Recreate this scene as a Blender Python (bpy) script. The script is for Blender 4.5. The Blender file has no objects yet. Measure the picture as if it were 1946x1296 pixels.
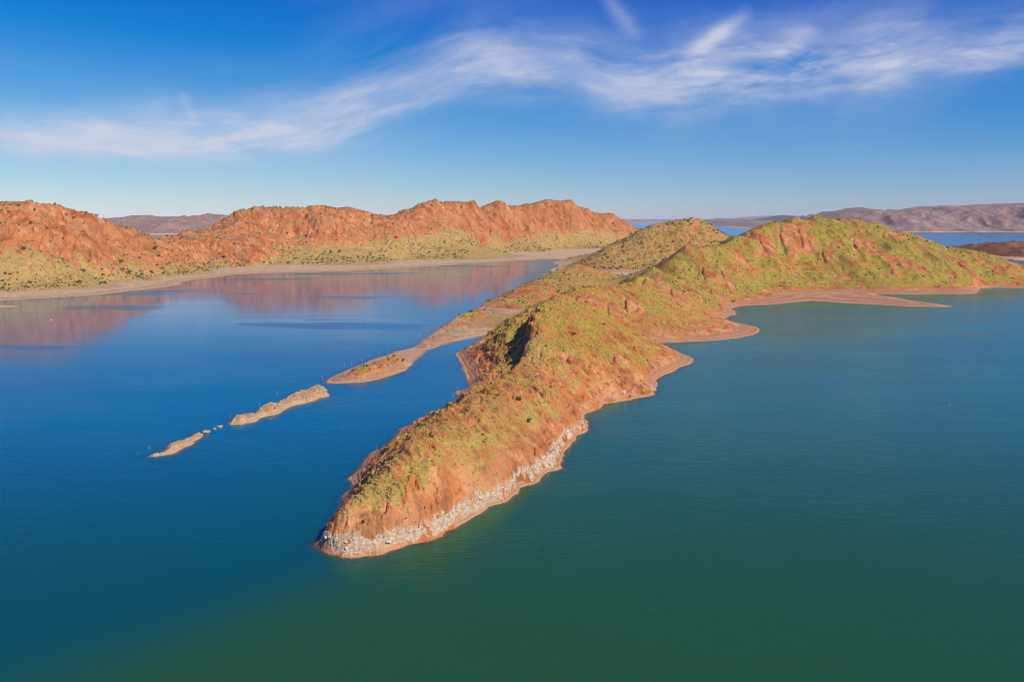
import bpy, bmesh, math, random
import numpy as np

random.seed(7)
rng = np.random.default_rng(11)
R = math.radians
SC = bpy.context.scene
COL = SC.collection

# ------------------------------------------------------------------ camera
CAM_H, PITCH, FPX = 100.0, R(8.65), 1513.5
cd = bpy.data.cameras.new('camera')
cam = bpy.data.objects.new('camera', cd)
COL.objects.link(cam)
cam.location = (0, 0, CAM_H)
cam.rotation_euler = (R(90) - PITCH, 0, 0)
cd.sensor_width = 36.0
cd.lens = 28.0
cd.clip_start = 1.0
cd.clip_end = 400000.0
SC.camera = cam

def ray(px, py):
    a, b = px - 973.0, 648.0 - py
    return a, FPX * math.cos(PITCH) + b * math.sin(PITCH), -FPX * math.sin(PITCH) + b * math.cos(PITCH)
def at(px, py, Y):                       # survey point at forward distance Y
    a, b, c = ray(px, py); s = Y / b
    return (a * s, Y, CAM_H + c * s)
def gz(px, py, z=0.0):                   # survey point at height z
    a, b, c = ray(px, py); s = (z - CAM_H) / c
    return (a * s, b * s, z)
def azel(px, py):
    a, b, c = ray(px, py)
    return math.atan2(a, b), math.atan2(c, math.hypot(a, b))

# ------------------------------------------------------------------ light
SUN_AZ, SUN_EL = R(129), R(44)           # azimuth clockwise from +Y (view direction)
sd = (math.sin(SUN_AZ) * math.cos(SUN_EL), math.cos(SUN_AZ) * math.cos(SUN_EL), math.sin(SUN_EL))
sl = bpy.data.lights.new('sun', 'SUN')
sl.energy = 5.0
sl.angle = R(0.5)
sl.color = (1.0, 0.93, 0.82)
sun = bpy.data.objects.new('sun', sl)
COL.objects.link(sun)
from mathutils import Vector, Matrix
sun.rotation_euler = Vector(sd).to_track_quat('Z', 'Y').to_euler()
sun.location = (0, 0, 500)

SC.view_settings.view_transform = 'Standard'
SC.view_settings.look = 'None'
SC.view_settings.gamma = 1.0
SC.view_settings.exposure = 0.09
SC.render.engine = 'CYCLES'
SC.cycles.filter_width = 0.9
SC.cycles.max_bounces = 6
SC.cycles.diffuse_bounces = 2
SC.cycles.glossy_bounces = 3
SC.cycles.transparent_max_bounces = 6
SC.cycles.volume_bounces = 0
SC.cycles.use_denoising = True
SC.cycles.denoiser = 'OPENIMAGEDENOISE'
SC.cycles.denoising_input_passes = 'RGB_ALBEDO_NORMAL'
SC.cycles.denoising_prefilter = 'ACCURATE'

# ------------------------------------------------------------------ node helper
class NT:
    def __init__(s, tree):
        s.t = tree; s.n = tree.nodes; s.l = tree.links
    def add(s, kind, **kw):
        n = s.n.new(kind)
        for k, v in kw.items(): setattr(n, k, v)
        return n
    def set(s, sock, v):
        if isinstance(v, bpy.types.NodeSocket): s.l.new(v, sock)
        elif v is not None: sock.default_value = v
    def math(s, op, a, b=None, c=None, clamp=False):
        n = s.add('ShaderNodeMath', operation=op, use_clamp=clamp)
        for i, v in enumerate((a, b, c)):
            if v is not None: s.set(n.inputs[i], v)
        return n.outputs[0]
    def mix(s, f, a, b, mode='MIX'):
        n = s.add('ShaderNodeMix', data_type='RGBA', blend_type=mode)
        s.set(n.inputs[0], f)
        for i, v in ((6, a), (7, b)):
            if isinstance(v, tuple) and len(v) == 3: v = v + (1,)
            s.set(n.inputs[i], v)
        return n.outputs[2]
    def ramp(s, f, lo, hi, a=0.0, b=1.0, smooth=True):
        n = s.add('ShaderNodeMapRange', interpolation_type='SMOOTHSTEP' if smooth else 'LINEAR', clamp=True)
        s.set(n.inputs[0], f)
        for i, v in ((1, lo), (2, hi), (3, a), (4, b)): s.set(n.inputs[i], v)
        return n.outputs[0]
    def noise(s, vec, scale, detail=4.0, rough=0.55, dist=0.0):
        n = s.add('ShaderNodeTexNoise')
        if vec is not None: s.l.new(vec, n.inputs['Vector'])
        n.inputs['Scale'].default_value = scale
        n.inputs['Detail'].default_value = detail
        n.inputs['Roughness'].default_value = rough
        n.inputs['Distortion'].default_value = dist
        return n.outputs['Fac']
    def mapping(s, vec, scale=(1, 1, 1), rot=(0, 0, 0), loc=(0, 0, 0)):
        n = s.add('ShaderNodeMapping')
        s.l.new(vec, n.inputs[0])
        n.inputs['Scale'].default_value = scale
        n.inputs['Rotation'].default_value = rot
        n.inputs['Location'].default_value = loc
        return n.outputs[0]
    def attr(s, name):
        return s.add('ShaderNodeAttribute', attribute_name=name).outputs['Fac']

def new_mat(name):
    m = bpy.data.materials.new(name)
    m.use_nodes = True
    m.node_tree.nodes.clear()
    return m, NT(m.node_tree)

# ------------------------------------------------------------------ world: sky with cirrus
W = bpy.data.worlds.new('World')
SC.world = W
W.use_nodes = True
W.node_tree.nodes.clear()
g = NT(W.node_tree)
SKY_STR = 0.10
sky = g.add('ShaderNodeTexSky', sky_type='NISHITA', sun_disc=False, sun_elevation=SUN_EL, sun_rotation=SUN_AZ,
            altitude=100.0, air_density=1.0, dust_density=0.0, ozone_density=6.0)
# the photograph is strongly graded: per-channel contrast on the whole sky
ss = g.add('ShaderNodeSeparateColor'); g.l.new(sky.outputs[0], ss.inputs[0])
sc_ = g.add('ShaderNodeCombineColor')
g.l.new(g.math('MAXIMUM', g.math('MULTIPLY', g.math('SUBTRACT', ss.outputs[0], 2.05), 0.90), 0.01), sc_.inputs[0])
g.l.new(g.math('MAXIMUM', g.math('MULTIPLY', g.math('SUBTRACT', ss.outputs[1], 1.52), 0.90), 0.3), sc_.inputs[1])
g.l.new(g.math('ADD', g.math('MULTIPLY', ss.outputs[2], 0.60), 2.20), sc_.inputs[2])
tc = g.add('ShaderNodeTexCoord')
sx = g.add('ShaderNodeSeparateXYZ'); g.l.new(tc.outputs['Generated'], sx.inputs[0])
az = g.math('ARCTAN2', sx.outputs[0], sx.outputs[1])
el = g.math('ARCSINE', sx.outputs[2])
def fcurve(val, pts):                     # pts: list of (x, y) -> float curve with linear remap of x and y to 0..1
    x0, x1 = pts[0][0], pts[-1][0]
    ys = [p[1] for p in pts]; y0, y1 = min(ys) - 1e-4, max(ys) + 1e-4
    n = g.add('ShaderNodeFloatCurve')
    c = n.mapping.curves[0]
    q = [((x - x0) / (x1 - x0), (y - y0) / (y1 - y0)) for x, y in pts]
    c.points[0].location = q[0]; c.points[1].location = q[-1]
    for p in q[1:-1]: c.points.new(*p)
    n.mapping.update()
    g.l.new(g.ramp(val, x0, x1, smooth=False), n.inputs['Value'])
    return g.ramp(n.outputs[0], 0.0, 1.0, y0, y1, smooth=False)
band = [(-300, 265), (0, 270), (300, 274), (540, 262), (680, 222), (800, 176), (950, 136), (1080, 140), (1200, 165), (1400, 150), (1600, 138), (1800, 112), (1946, 98), (2300, 60)]
cen = fcurve(az, [azel(*p) for p in band])
inten = fcurve(az, [(azel(px, 200)[0], v) for px, v in ((-300, .8), (0, 1.05), (250, 1.1), (520, 1.15), (650, 1.0), (800, .7), (950, .75), (1080, .62), (1180, .85), (1420, 1.0), (1650, 1.0), (1800, .75), (1946, .7), (2300, .4))])
wid = fcurve(az, [(azel(px, 200)[0], v) for px, v in ((-300, .018), (0, .022), (300, .030), (540, .036), (700, .046), (950, .042), (1100, .046), (1300, .042), (1600, .044), (1850, .034), (2300, .03))])
cv = g.add('ShaderNodeCombineXYZ')
g.l.new(az, cv.inputs[0]); g.l.new(g.math('SUBTRACT', el, g.math('MULTIPLY', cen, 0.85)), cv.inputs[1])
wob = g.math('MULTIPLY', g.math('SUBTRACT', g.noise(g.mapping(cv.outputs[0], (1, 1.6, 1)), 7.0, 5, 0.6), 0.5), 0.055)
d = g.math('ADD', g.math('SUBTRACT', el, cen), wob)
# sharper lower edge, feathered upper edge
up = g.math('DIVIDE', d, wid)
dn = g.math('DIVIDE', d, g.math('MULTIPLY', wid, 0.55))
prof_u = g.math('EXPONENT', g.math('MULTIPLY', g.math('MULTIPLY', up, up), -1.0))
prof_d = g.math('EXPONENT', g.math('MULTIPLY', g.math('MULTIPLY', dn, dn), -1.0))
isup = g.math('GREATER_THAN', d, 0.0)
prof = g.math('ADD', g.math('MULTIPLY', prof_u, isup), g.math('MULTIPLY', prof_d, g.math('SUBTRACT', 1.0, isup)))
# fibrous streaks: two families of stretched noise
st1 = g.noise(g.mapping(cv.outputs[0], (3.0, 17, 1), (0, 0, R(-9))), 3.2, 8, 0.62, 0.35)
st2 = g.noise(g.mapping(cv.outputs[0], (4.0, 13, 1), (0, 0, R(-32)), (3, 1, 0)), 3.6, 8, 0.62, 0.5)
big = g.noise(g.mapping(cv.outputs[0], (1.4, 4.5, 1), (0, 0, R(-14)), (1.7, 0, 0)), 3.0, 4, 0.55, 0.2)
fib = g.math('MULTIPLY', g.ramp(st1, 0.30, 0.72), g.ramp(st2, 0.24, 0.72))
fib = g.math('ADD', g.math('MULTIPLY', fib, 0.62), g.math('MULTIPLY', g.ramp(big, 0.28, 0.68), 0.52))
main = g.math('MULTIPLY', g.math('MULTIPLY', prof, inten), fib)
# broad thin veil around the band and elsewhere in the sky
veil = g.math('MULTIPLY', g.ramp(g.noise(g.mapping(cv.outputs[0], (1.2, 5, 1), (0, 0, R(-8)), (5, 2, 0)), 2.4, 7, 0.6, 0.4), 0.50, 0.85), 0.07)
upv = g.math('DIVIDE', d, g.math('MULTIPLY', wid, 1.9))
haz = g.math('MULTIPLY', g.math('MULTIPLY', g.math('EXPONENT', g.math('MULTIPLY', g.math('MULTIPLY', upv, upv), -1.0)), inten), g.math('MULTIPLY', g.ramp(big, 0.2, 0.75), 0.13))
# two feathers thrown up from the band
def feather(p0, p1, w, amp):
    a0, e0 = azel(*p0); a1, e1 = azel(*p1)
    L = math.hypot(a1 - a0, e1 - e0); ux, uy = (a1 - a0) / L, (e1 - e0) / L
    ra = g.math('SUBTRACT', az, a0); re = g.math('SUBTRACT', el, e0)
    s = g.math('DIVIDE', g.math('ADD', g.math('MULTIPLY', ra, ux), g.math('MULTIPLY', re, uy)), L)
    t = g.math('ADD', g.math('SUBTRACT', g.math('MULTIPLY', re, ux), g.math('MULTIPLY', ra, uy)), g.math('MULTIPLY', wob, 0.35))
    t = g.math('DIVIDE', t, w)
    p = g.math('EXPONENT', g.math('MULTIPLY', g.math('MULTIPLY', t, t), -1.0))
    m = g.math('MULTIPLY', g.ramp(s, -0.1, 0.35), g.ramp(s, 0.6, 1.1, 1.0, 0.0))
    return g.math('MULTIPLY', g.math('MULTIPLY', p, m), g.math('MULTIPLY', g.math('ADD', 0.45, fib), amp))
feath = g.math('ADD', feather((1290, 120), (1425, 25), 0.009, 0.45), feather((1215, 75), (1140, -25), 0.010, 0.20))
feath = g.math('ADD', feath, feather((1440, 120), (1560, 60), 0.012, 0.25))
feath = g.math('ADD', feath, feather((370, 240), (350, 170), 0.006, 0.18))
cl = g.math('ADD', g.math('ADD', main, g.math('ADD', haz, veil)), feath)
cl = g.math('MULTIPLY', cl, g.ramp(el, 0.012, 0.07))
cl = g.math('MINIMUM', g.math('MULTIPLY', cl, 1.25), 0.88)
CW = tuple(v / SKY_STR for v in (0.58, 0.60, 0.72))
skyc = g.mix(cl, sc_.outputs[0], CW)
bg = g.add('ShaderNodeBackground'); bg.inputs[1].default_value = SKY_STR
g.l.new(skyc, bg.inputs[0])
wo = g.add('ShaderNodeOutputWorld'); g.l.new(bg.outputs[0], wo.inputs[0])

# ------------------------------------------------------------------ numpy noise
_gt = rng.random(4096).astype(np.float32) * 2 * np.pi
_gx, _gy = np.cos(_gt), np.sin(_gt)
def gn(x, y, seed=0):
    x = np.asarray(x, np.float32); y = np.asarray(y, np.float32)
    xi = np.floor(x); yi = np.floor(y)
    fx = x - xi; fy = y - yi
    ix = xi.astype(np.int64); iy = yi.astype(np.int64)
    def dot(ox, oy):
        h = ((ix + ox) * 73856093 ^ (iy + oy) * 19349663 ^ (seed + 1) * 83492791)
        h = (h ^ (h >> 13)) * 1274126177
        h = (h ^ (h >> 16)) & 4095
        return _gx[h] * (fx - ox) + _gy[h] * (fy - oy)
    u = fx * fx * fx * (fx * (fx * 6 - 15) + 10); v = fy * fy * fy * (fy * (fy * 6 - 15) + 10)
    a = dot(0, 0); a += u * (dot(1, 0) - a)
    b = dot(0, 1); b += u * (dot(1, 1) - b)
    return (a + v * (b - a)) * 1.5
def fbm(x, y, octs=4, seed=0, gain=0.5):
    s = 0; a = 1.0; f = 1.0
    for o in range(octs):
        s = s + a * gn(x * f + o * 17.3, y * f - o * 9.1, seed + o); a *= gain; f *= 2.03
    return s
def ridged(x, y, octs=3, seed=0):
    s = 0; a = 1.0; f = 1.0
    for o in range(octs):
        s = s + a * (1 - 2 * np.abs(gn(x * f + o * 7.7, y * f + o * 3.1, seed + o))); a *= 0.5; f *= 2.1
    return s
def worley(x, y, seed=0):
    """cell value and edge distance of jittered cells"""
    xi = np.floor(x).astype(np.int64); yi = np.floor(y).astype(np.int64)
    f1 = np.full(x.shape, 9.0, np.float32); f2 = f1.copy(); cid = np.zeros(x.shape, np.float32)
    for ox in (-1, 0, 1):
        for oy in (-1, 0, 1):
            cx, cy = xi + ox, yi + oy
            hsh = (cx * 73856093 ^ cy * 19349663 ^ (seed + 7) * 83492791); hsh = (hsh ^ (hsh >> 13)) * 1274126177
            a = ((hsh ^ (hsh >> 16)) & 4095) / 4096.0; b = ((hsh >> 7) & 4095) / 4096.0; c = ((hsh >> 11) & 4095) / 4096.0
            d = np.hypot(cx + 0.1 + 0.8 * a - x, cy + 0.1 + 0.8 * b - y).astype(np.float32)
            nw = d < f1
            f2 = np.where(nw, f1, np.minimum(f2, d)); cid = np.where(nw, c, cid); f1 = np.where(nw, d, f1)
    return cid, f2 - f1
def sst(x, a, b):
    t = np.clip((x - a) / (b - a), 0, 1)
    return t * t * (3 - 2 * t)
def rot2(x, y, deg):
    c, s = math.cos(R(deg)), math.sin(R(deg))
    return x * c + y * s, -x * s + y * c

# ------------------------------------------------------------------ survey data
def L(pts, z=0.0): return [gz(p[0], p[1], z) for p in pts]
left_shore = [(-180, 585), (-90, 578), (0, 572), (80, 567), (167, 562), (250, 553), (327, 543.8), (345, 537), (367, 532), (420, 526), (484, 520.4), (560, 518), (650, 516), (740, 511), (834, 505.4), (900, 500.4), (980, 496), (1030, 493.5), (1061, 493.5), (1050, 499), (1062, 505), (1045, 513), (1030, 522)]
spit_north = [(1012, 532), (985, 549), (946, 566), (908, 588), (880, 601), (834, 626), (803, 648), (788, 659), (770, 664), (751, 668), (711, 682), (668, 700), (630, 717), (619, 726)]
spit_south = [(640, 729), (672, 727), (704, 724), (738, 714), (771, 704), (784, 690), (795, 680), (806, 672), (815, 664), (840, 656.5), (890, 644.5), (946, 633)]
head_left = [(935, 638), (900, 655), (872, 668), (866, 675), (872, 686), (878, 698), (885, 714), (888, 724), (890, 737), (875, 756), (833, 783), (793, 802), (748, 833), (726, 850), (695, 872), (678, 895), (672, 923), (647, 966), (632, 989), (612, 1021), (608, 1038)]
head_right = [(618, 1049), (646, 1058), (680, 1059), (711, 1056), (748, 1045), (793, 1032), (839, 1019.6), (873, 998), (907, 978.6), (929, 961.7), (972, 944.7), (1025, 915), (1039, 898), (1070, 891), (1068, 870), (1083, 847), (1096, 827), (1114, 820), (1111, 797), (1130, 779.6), (1147, 767), (1204, 758), (1246, 748.5), (1249, 734), (1258, 714.6), (1289, 699), (1317, 685), (1311, 677), (1285, 666), (1250, 653), (1262, 652), (1300, 650), (1345, 648), (1400, 643), (1430, 637), (1445, 626), (1432, 620), (1400, 613), (1378, 608), (1384, 602), (1400, 597.6), (1398, 591), (1390, 586), (1407, 582), (1440, 580), (1476, 578.5), (1510, 574.5), (1545, 572), (1602, 576), (1698, 581), (1770, 583.5), (1813, 583.5), (1790, 579), (1740, 572), (1700, 565), (1668, 559), (1750, 559.5), (1851, 558.5), (1860, 551), (1882, 547), (1946, 548), (2030, 552), (2150, 556)]
poly = L(left_shore) + L(spit_north) + L(spit_south) + L(head_left) + L(head_right)
poly = [(p[0], p[1]) for p in poly]
poly += [(1500, 1400), (1000, 1600), (700, 1850), (560, 2150), (620, 2500), (640, 3000), (590, 3280), (300, 3440), (-400, 3420), (-1200, 2900), (-2900, 2700), (-2900, 950)]
poly = np.array(poly, np.float64)
# natural wiggle of the shoreline
def refine(P, rough=0.05, it=3, seed=3):
    r = np.random.default_rng(seed)
    for k in range(it):
        A, B = P, np.roll(P, -1, 0)
        d = B - A; ln = np.linalg.norm(d, axis=1, keepdims=True)
        nrm = np.stack([-d[:, 1], d[:, 0]], 1)
        m = (A + B) / 2 + nrm * (r.normal(0, rough, (len(P), 1))) * (ln < 160) * np.where(A[:, 1:2] < 480, 2.0, 1.0)
        # Catmull-Rom midpoint for smoothness
        A0, B1 = np.roll(P, 1, 0), np.roll(P, -2, 0)
        cm = (-A0 + 9 * A + 9 * B - B1) / 16
        m = m + 0.8 * (cm - (A + B) / 2) * (ln < 160)
        Q = np.empty((2 * len(P), 2)); Q[0::2] = A; Q[1::2] = m
        P = Q
    return P
poly = refine(poly, 0.042, 4)

# control heights: (x, y, z, region)   0 headland 1 grassy hill 2 cone hill 3 red hills 4 spit 5 flats
ctrl = []
def C(reg, pts): ctrl.extend([at(*p) + (reg,) for p in pts])
def CZ(reg, z, pts): ctrl.extend([gz(p[0], p[1], z) + (reg,) for p in pts])
def CW_(reg, pts): ctrl.extend([tuple(p) + (reg,) for p in pts])
crest0 = [(628, 1010, 236), (646, 983, 241), (697, 931, 257), (751, 875.5, 273), (782, 833, 298), (830, 802, 325), (873, 768, 364), (898, 747, 392),
          (964, 714, 425), (989, 695, 440), (1003, 661, 462), (1012, 621, 495), (1006, 599, 522), (1023, 586, 548), (1040, 577, 590), (1062, 562, 655), (1091, 549, 710), (1119, 544, 745)]
C(0, crest0)
C(0, [(850, 900, 266), (900, 860, 286), (800, 950, 249), (950, 800, 328), (1000, 770, 360), (1050, 760, 373), (950, 880, 288), (1000, 840, 318), (720, 985, 240), (1060, 815, 352),
      (950, 697, 498), (962, 652, 535), (990, 612, 555), (1000, 592, 570), (930, 650, 600), (915, 690, 532), (900, 720, 486), (895, 670, 578), (925, 712, 475),
      (1050, 640, 500), (1100, 600, 560), (1150, 690, 480), (1100, 720, 436), (1200, 690, 490), (1119, 604, 620), (1176, 621, 612), (1218, 641, 622),
      (1190, 635, 570), (1232, 652, 560), (1258, 664, 560), (1290, 679, 563), (1180, 730, 458),
      (1147, 543.5, 755), (1198, 539, 790), (1170, 580, 700), (1240, 600, 690), (1300, 612, 705), (1100, 575, 672), (1350, 620, 705), (1250, 560, 800), (1300, 580, 775), (1335, 603, 745)])
CW_(0, [(-12, 640, 14), (5, 690, 14), (30, 760, 10), (-25, 600, 8)])
C(1, [(1212, 531, 850), (1232, 514, 930), (1272, 497, 1020), (1315, 466.5, 1120), (1368, 459, 1180), (1407, 453, 1220), (1445, 432, 1275), (1478, 422, 1300), (1506, 416.7, 1320), (1552, 414.7, 1340),
      (1590, 415.5, 1345), (1621, 418.6, 1340), (1650, 424, 1335), (1679, 432, 1330), (1729, 447, 1325), (1767, 463, 1310), (1813, 478, 1290), (1850, 481, 1282), (1871, 482, 1280), (1897, 493, 1265), (1920, 505, 1245), (1946, 524, 1225),
      (1300, 540, 900), (1350, 520, 1010), (1300, 500, 1045), (1390, 545, 1010), (1380, 500, 1110), (1420, 500, 1160), (1395, 566, 960), (1450, 555, 1075), (1480, 543, 1120), (1500, 500, 1180), (1480, 470, 1230), (1550, 460, 1245),
      (1550, 500, 1195), (1600, 520, 1165), (1580, 545, 1130), (1640, 548, 1120), (1700, 500, 1190), (1750, 520, 1160), (1650, 470, 1240), (1720, 475, 1230), (1800, 510, 1190), (1850, 520, 1180), (1700, 538, 1130), (1800, 543, 1135)])
CZ(1, 2.2, [(1500, 562), (1600, 562), (1660, 568), (1720, 574.5), (1420, 573), (1780, 551), (1840, 548)])
CW_(1, [(330, 1500, 25), (480, 1560, 40), (650, 1560, 30), (850, 1450, 8), (400, 1380, 45), (250, 1250, 12), (190, 1050, 18), (150, 950, 12)])
C(2, [(1122, 497, 1660), (1140, 485, 1690), (1161, 470, 1720), (1201, 454, 1760), (1221, 437.7, 1780), (1242, 430, 1800), (1277, 422, 1810), (1315, 414, 1815), (1334, 420.5, 1815), (1353, 430, 1810), (1376, 445, 1800), (1395, 454, 1780), (1430, 465, 1770),
      (1160, 497, 1640), (1200, 490, 1660), (1280, 460, 1725), (1240, 480, 1680), (1350, 470, 1705), (1300, 495, 1650), (1260, 505, 1620)])
CZ(2, 3.0, [(1112, 502), (1134, 514), (1180, 514), (1228, 513), (1280, 511)])
CW_(2, [(400, 2000, 20), (250, 2050, 20), (330, 2180, 3)])
beach3 = [(-200, 567), (-120, 562), (0, 554), (100, 549), (214, 537), (300, 527), (417, 510), (501, 504), (600, 502.5), (767, 493.6), (934, 480), (1050, 474), (1161, 468.6), (1232, 465.5)]
def yb3(px): return gz(px, np.interp(px, [p[0] for p in beach3], [p[1] for p in beach3]), 3.2)[1]
def off3(px): return np.interp(px, [-200, 150, 250, 300, 350, 400, 440, 900, 1110, 1232], [215, 215, 195, 200, 320, 300, 270, 270, 240, 200])
crest_px = [(-150, 392), (-60, 387), (0, 385.8), (40, 386), (73, 387), (117, 395), (157, 405), (200, 420), (234, 437), (277, 448.5), (300, 453.6), (325, 447), (350, 440), (397, 437), (434, 418.5),
            (464, 398.4), (491, 391.8), (521, 395), (548, 398.4), (594, 390.8), (643, 396.8), (667, 395), (700, 403.5), (724, 411), (747, 411.8), (784, 400),
            (807, 386.8), (834, 380.7), (868, 383), (901, 384.4), (954, 381.8), (1008, 391.8), (1030, 386), (1051, 380.8), (1084, 381.8), (1114, 396.8), (1148, 408.5), (1161, 406), (1188, 420), (1215, 435), (1232, 450)]
crest3 = [(px, py, yb3(px) + off3(px)) for px, py in crest_px]
C(3, crest3)
for px, py, Y in crest3:
    x, y, z = at(px, py, Y); ctrl.append((x - 60, y + 170, z * 0.62, 3)); ctrl.append((x - 120, y + 330, 12, 3))
def C3(f, pts): C(3, [(px, py, yb3(px) + f * off3(px)) for px, py in pts])
C3(0.56, [(-100, 455), (0, 455), (67, 454), (133, 468), (187, 474), (240, 484), (280, 490), (600, 452), (660, 446), (733, 437), (787, 428.5), (847, 420), (880, 424), (917, 430), (964, 450), (991, 443), (1027, 427), (1060, 424), (1101, 422), (1150, 430)])
cliff_base = [(-100, 455), (0, 455), (67, 454), (133, 468), (187, 474), (240, 484), (300, 492), (350, 488), (410, 474), (470, 458), (530, 455), (600, 452), (660, 446), (733, 437), (787, 428.5), (847, 420), (880, 424), (917, 430), (964, 450), (991, 443), (1027, 427), (1060, 424), (1101, 422), (1150, 426), (1200, 440)]
C3(0.80, [(30, 410), (100, 420), (160, 435), (220, 460), (600, 412), (700, 420), (834, 394), (900, 399), (960, 415), (1060, 397), (1100, 402)])
C3(0.28, [(0, 510), (100, 512), (200, 510), (270, 512), (600, 483), (700, 474), (800, 462), (900, 456), (1000, 455), (1080, 450), (1150, 452)])
C3(0.10, [(330, 515), (380, 509), (470, 497), (520, 494)])
C3(0.40, [(350, 490), (440, 465), (480, 453), (525, 468), (410, 478)])
C3(0.62, [(380, 458), (430, 445), (500, 440), (560, 448)])
C3(0.82, [(500, 413), (460, 422), (560, 420)])
CZ(3, 3.2, beach3)
CZ(5, 1.6, [(834, 501), (980, 490), (1061, 488), (1100, 483), (1090, 500), (1075, 510), (1130, 478), (1150, 490), (700, 508), (560, 513), (400, 522), (250, 545), (100, 560)])
CZ(5, 2.4, [(1180, 528), (1210, 522), (1150, 531), (960, 600), (985, 594), (930, 612), (890, 630), (1010, 588), (1230, 518)])
CW_(5, [(60, 850, 3), (80, 960, 3), (130, 1080, 3), (200, 1250, 3), (260, 1450, 3)])
C(4, [(850, 616, 738), (884, 595.5, 812), (910, 586, 846), (947, 565, 932), (989, 546.4, 1025), (1030, 530, 1095), (1060, 515, 1185), (1090, 505, 1220), (1106, 503, 1228), (1140, 520, 1195), (1158, 532, 1172),
      (1050, 560, 1000), (1000, 580, 896), (1080, 540, 1075), (930, 595, 850)])
CZ(4, 4.0, [(700, 703), (740, 690), (680, 713)])
CZ(4, 4.8, [(765, 682), (735, 699)])
CZ(4, 2.2, [(830, 640), (870, 622), (815, 655)])
# shoreline zeros
for i in range(0, len(poly), 8):
    if poly[i, 1] < 3500 and abs(poly[i, 0]) < 0.85 * poly[i, 1] + 30: ctrl.append((poly[i, 0], poly[i, 1], 0.0, -1))
ctrl = np.array(ctrl, np.float64)
PX, PZ, PR = ctrl[:, :2], ctrl[:, 2], ctrl[:, 3].astype(int)
RC = 5.0
def solve_rbf():
    n = len(PX)
    D = np.sqrt(((PX[:, None] - PX[None]) ** 2).sum(-1) + RC * RC)
    A = np.zeros((n + 3, n + 3)); A[:n, :n] = D - 0.6 * np.eye(n)   # slight smoothing
    A[:n, n] = 1; A[:n, n + 1:] = PX / 1000; A[n, :n] = 1; A[n + 1:, :n] = PX.T / 1000
    b = np.zeros(n + 3); b[:n] = PZ
    return np.linalg.solve(A, b)
WGT = solve_rbf()
def rbf(x, y):
    n = len(PX); out = np.empty(len(x), np.float32)
    cx, cy, w = PX[:, 0].astype(np.float32), PX[:, 1].astype(np.float32), WGT[:n].astype(np.float32)
    for i in range(0, len(x), 20000):
        xs, ys = x[i:i + 20000, None], y[i:i + 20000, None]
        D = np.sqrt((xs - cx) ** 2 + (ys - cy) ** 2 + RC * RC)
        out[i:i + 20000] = D @ w + WGT[n] + WGT[n + 1] * xs[:, 0] / 1000 + WGT[n + 2] * ys[:, 0] / 1000
    return out
NREG = 6
def region_weights(x, y):
    ws = []
    for r in range(NREG):
        P = PX[PR == r].astype(np.float32)
        best = np.full(len(x), 1e12, np.float32)
        for p in P: np.minimum(best, (x - p[0]) ** 2 + (y - p[1]) ** 2, out=best)
        ws.append(1.0 / (best + 60.0) ** 2)
    ws = np.array(ws); return ws / ws.sum(0)

# ------------------------------------------------------------------ land sheet sampled on rows of constant Y
TY = np.concatenate([np.exp(np.arange(math.log(214.0), math.log(900.0), 0.0027)), np.arange(902.0, 1420.0, 2.4), np.arange(1420.0, 2200.0, 3.0), np.arange(2200.0, 3170.0, 4.2), np.arange(3170.0, 3500.0, 12.0)])
NR, NC = len(TY), 1330
TT = np.linspace(-0.80, 0.74, NC)
def signed_distance(rowsY, TTc, P, cap=60.0):
    A, B = P, np.roll(P, -1, 0)
    out = np.empty((len(rowsY), len(TTc)), np.float32)
    lo, hi = np.minimum(A[:, 1], B[:, 1]), np.maximum(A[:, 1], B[:, 1])
    for i, Y in enumerate(rowsY):
        x = (TTc * Y).astype(np.float32)
        cr = (A[:, 1] <= Y) != (B[:, 1] <= Y)
        a, b = A[cr], B[cr]
        xc = np.sort(a[:, 0] + (Y - a[:, 1]) / (b[:, 1] - a[:, 1]) * (b[:, 0] - a[:, 0]))
        inside = np.searchsorted(xc, x) % 2 == 1
        nb = (lo < Y + cap) & (hi > Y - cap)
        best = np.full(len(x), cap * cap, np.float32)
        for p, q in zip(A[nb], B[nb]):
            m0, m1 = min(p[0], q[0]) - cap, max(p[0], q[0]) + cap
            j0, j1 = np.searchsorted(x, m0), np.searchsorted(x, m1)
            if j1 <= j0: continue
            xs = x[j0:j1]
            dx, dy = q[0] - p[0], q[1] - p[1]; l2 = dx * dx + dy * dy + 1e-9
            u = np.clip(((xs - p[0]) * dx + (Y - p[1]) * dy) / l2, 0, 1)
            dd = (xs - p[0] - u * dx) ** 2 + (Y - p[1] - u * dy) ** 2
            np.minimum(best[j0:j1], dd, out=best[j0:j1])
        out[i] = np.sqrt(best) * np.where(inside, 1, -1)
    return out
SD = signed_distance(TY, TT, poly)
GX = (TY[:, None] * TT[None, :]).astype(np.float32)
GY = np.repeat(TY[:, None], NC, 1).astype(np.float32)
use = SD > -16
x, y, s = GX[use], GY[use], SD[use]
print('land points', len(x), 'controls', len(PX))
RW = region_weights(x, y)
w0, w1, w2, w3, w4, w5 = RW
far = sst(y, 600, 1100)
inl = sst(s, 2, 25)
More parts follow.
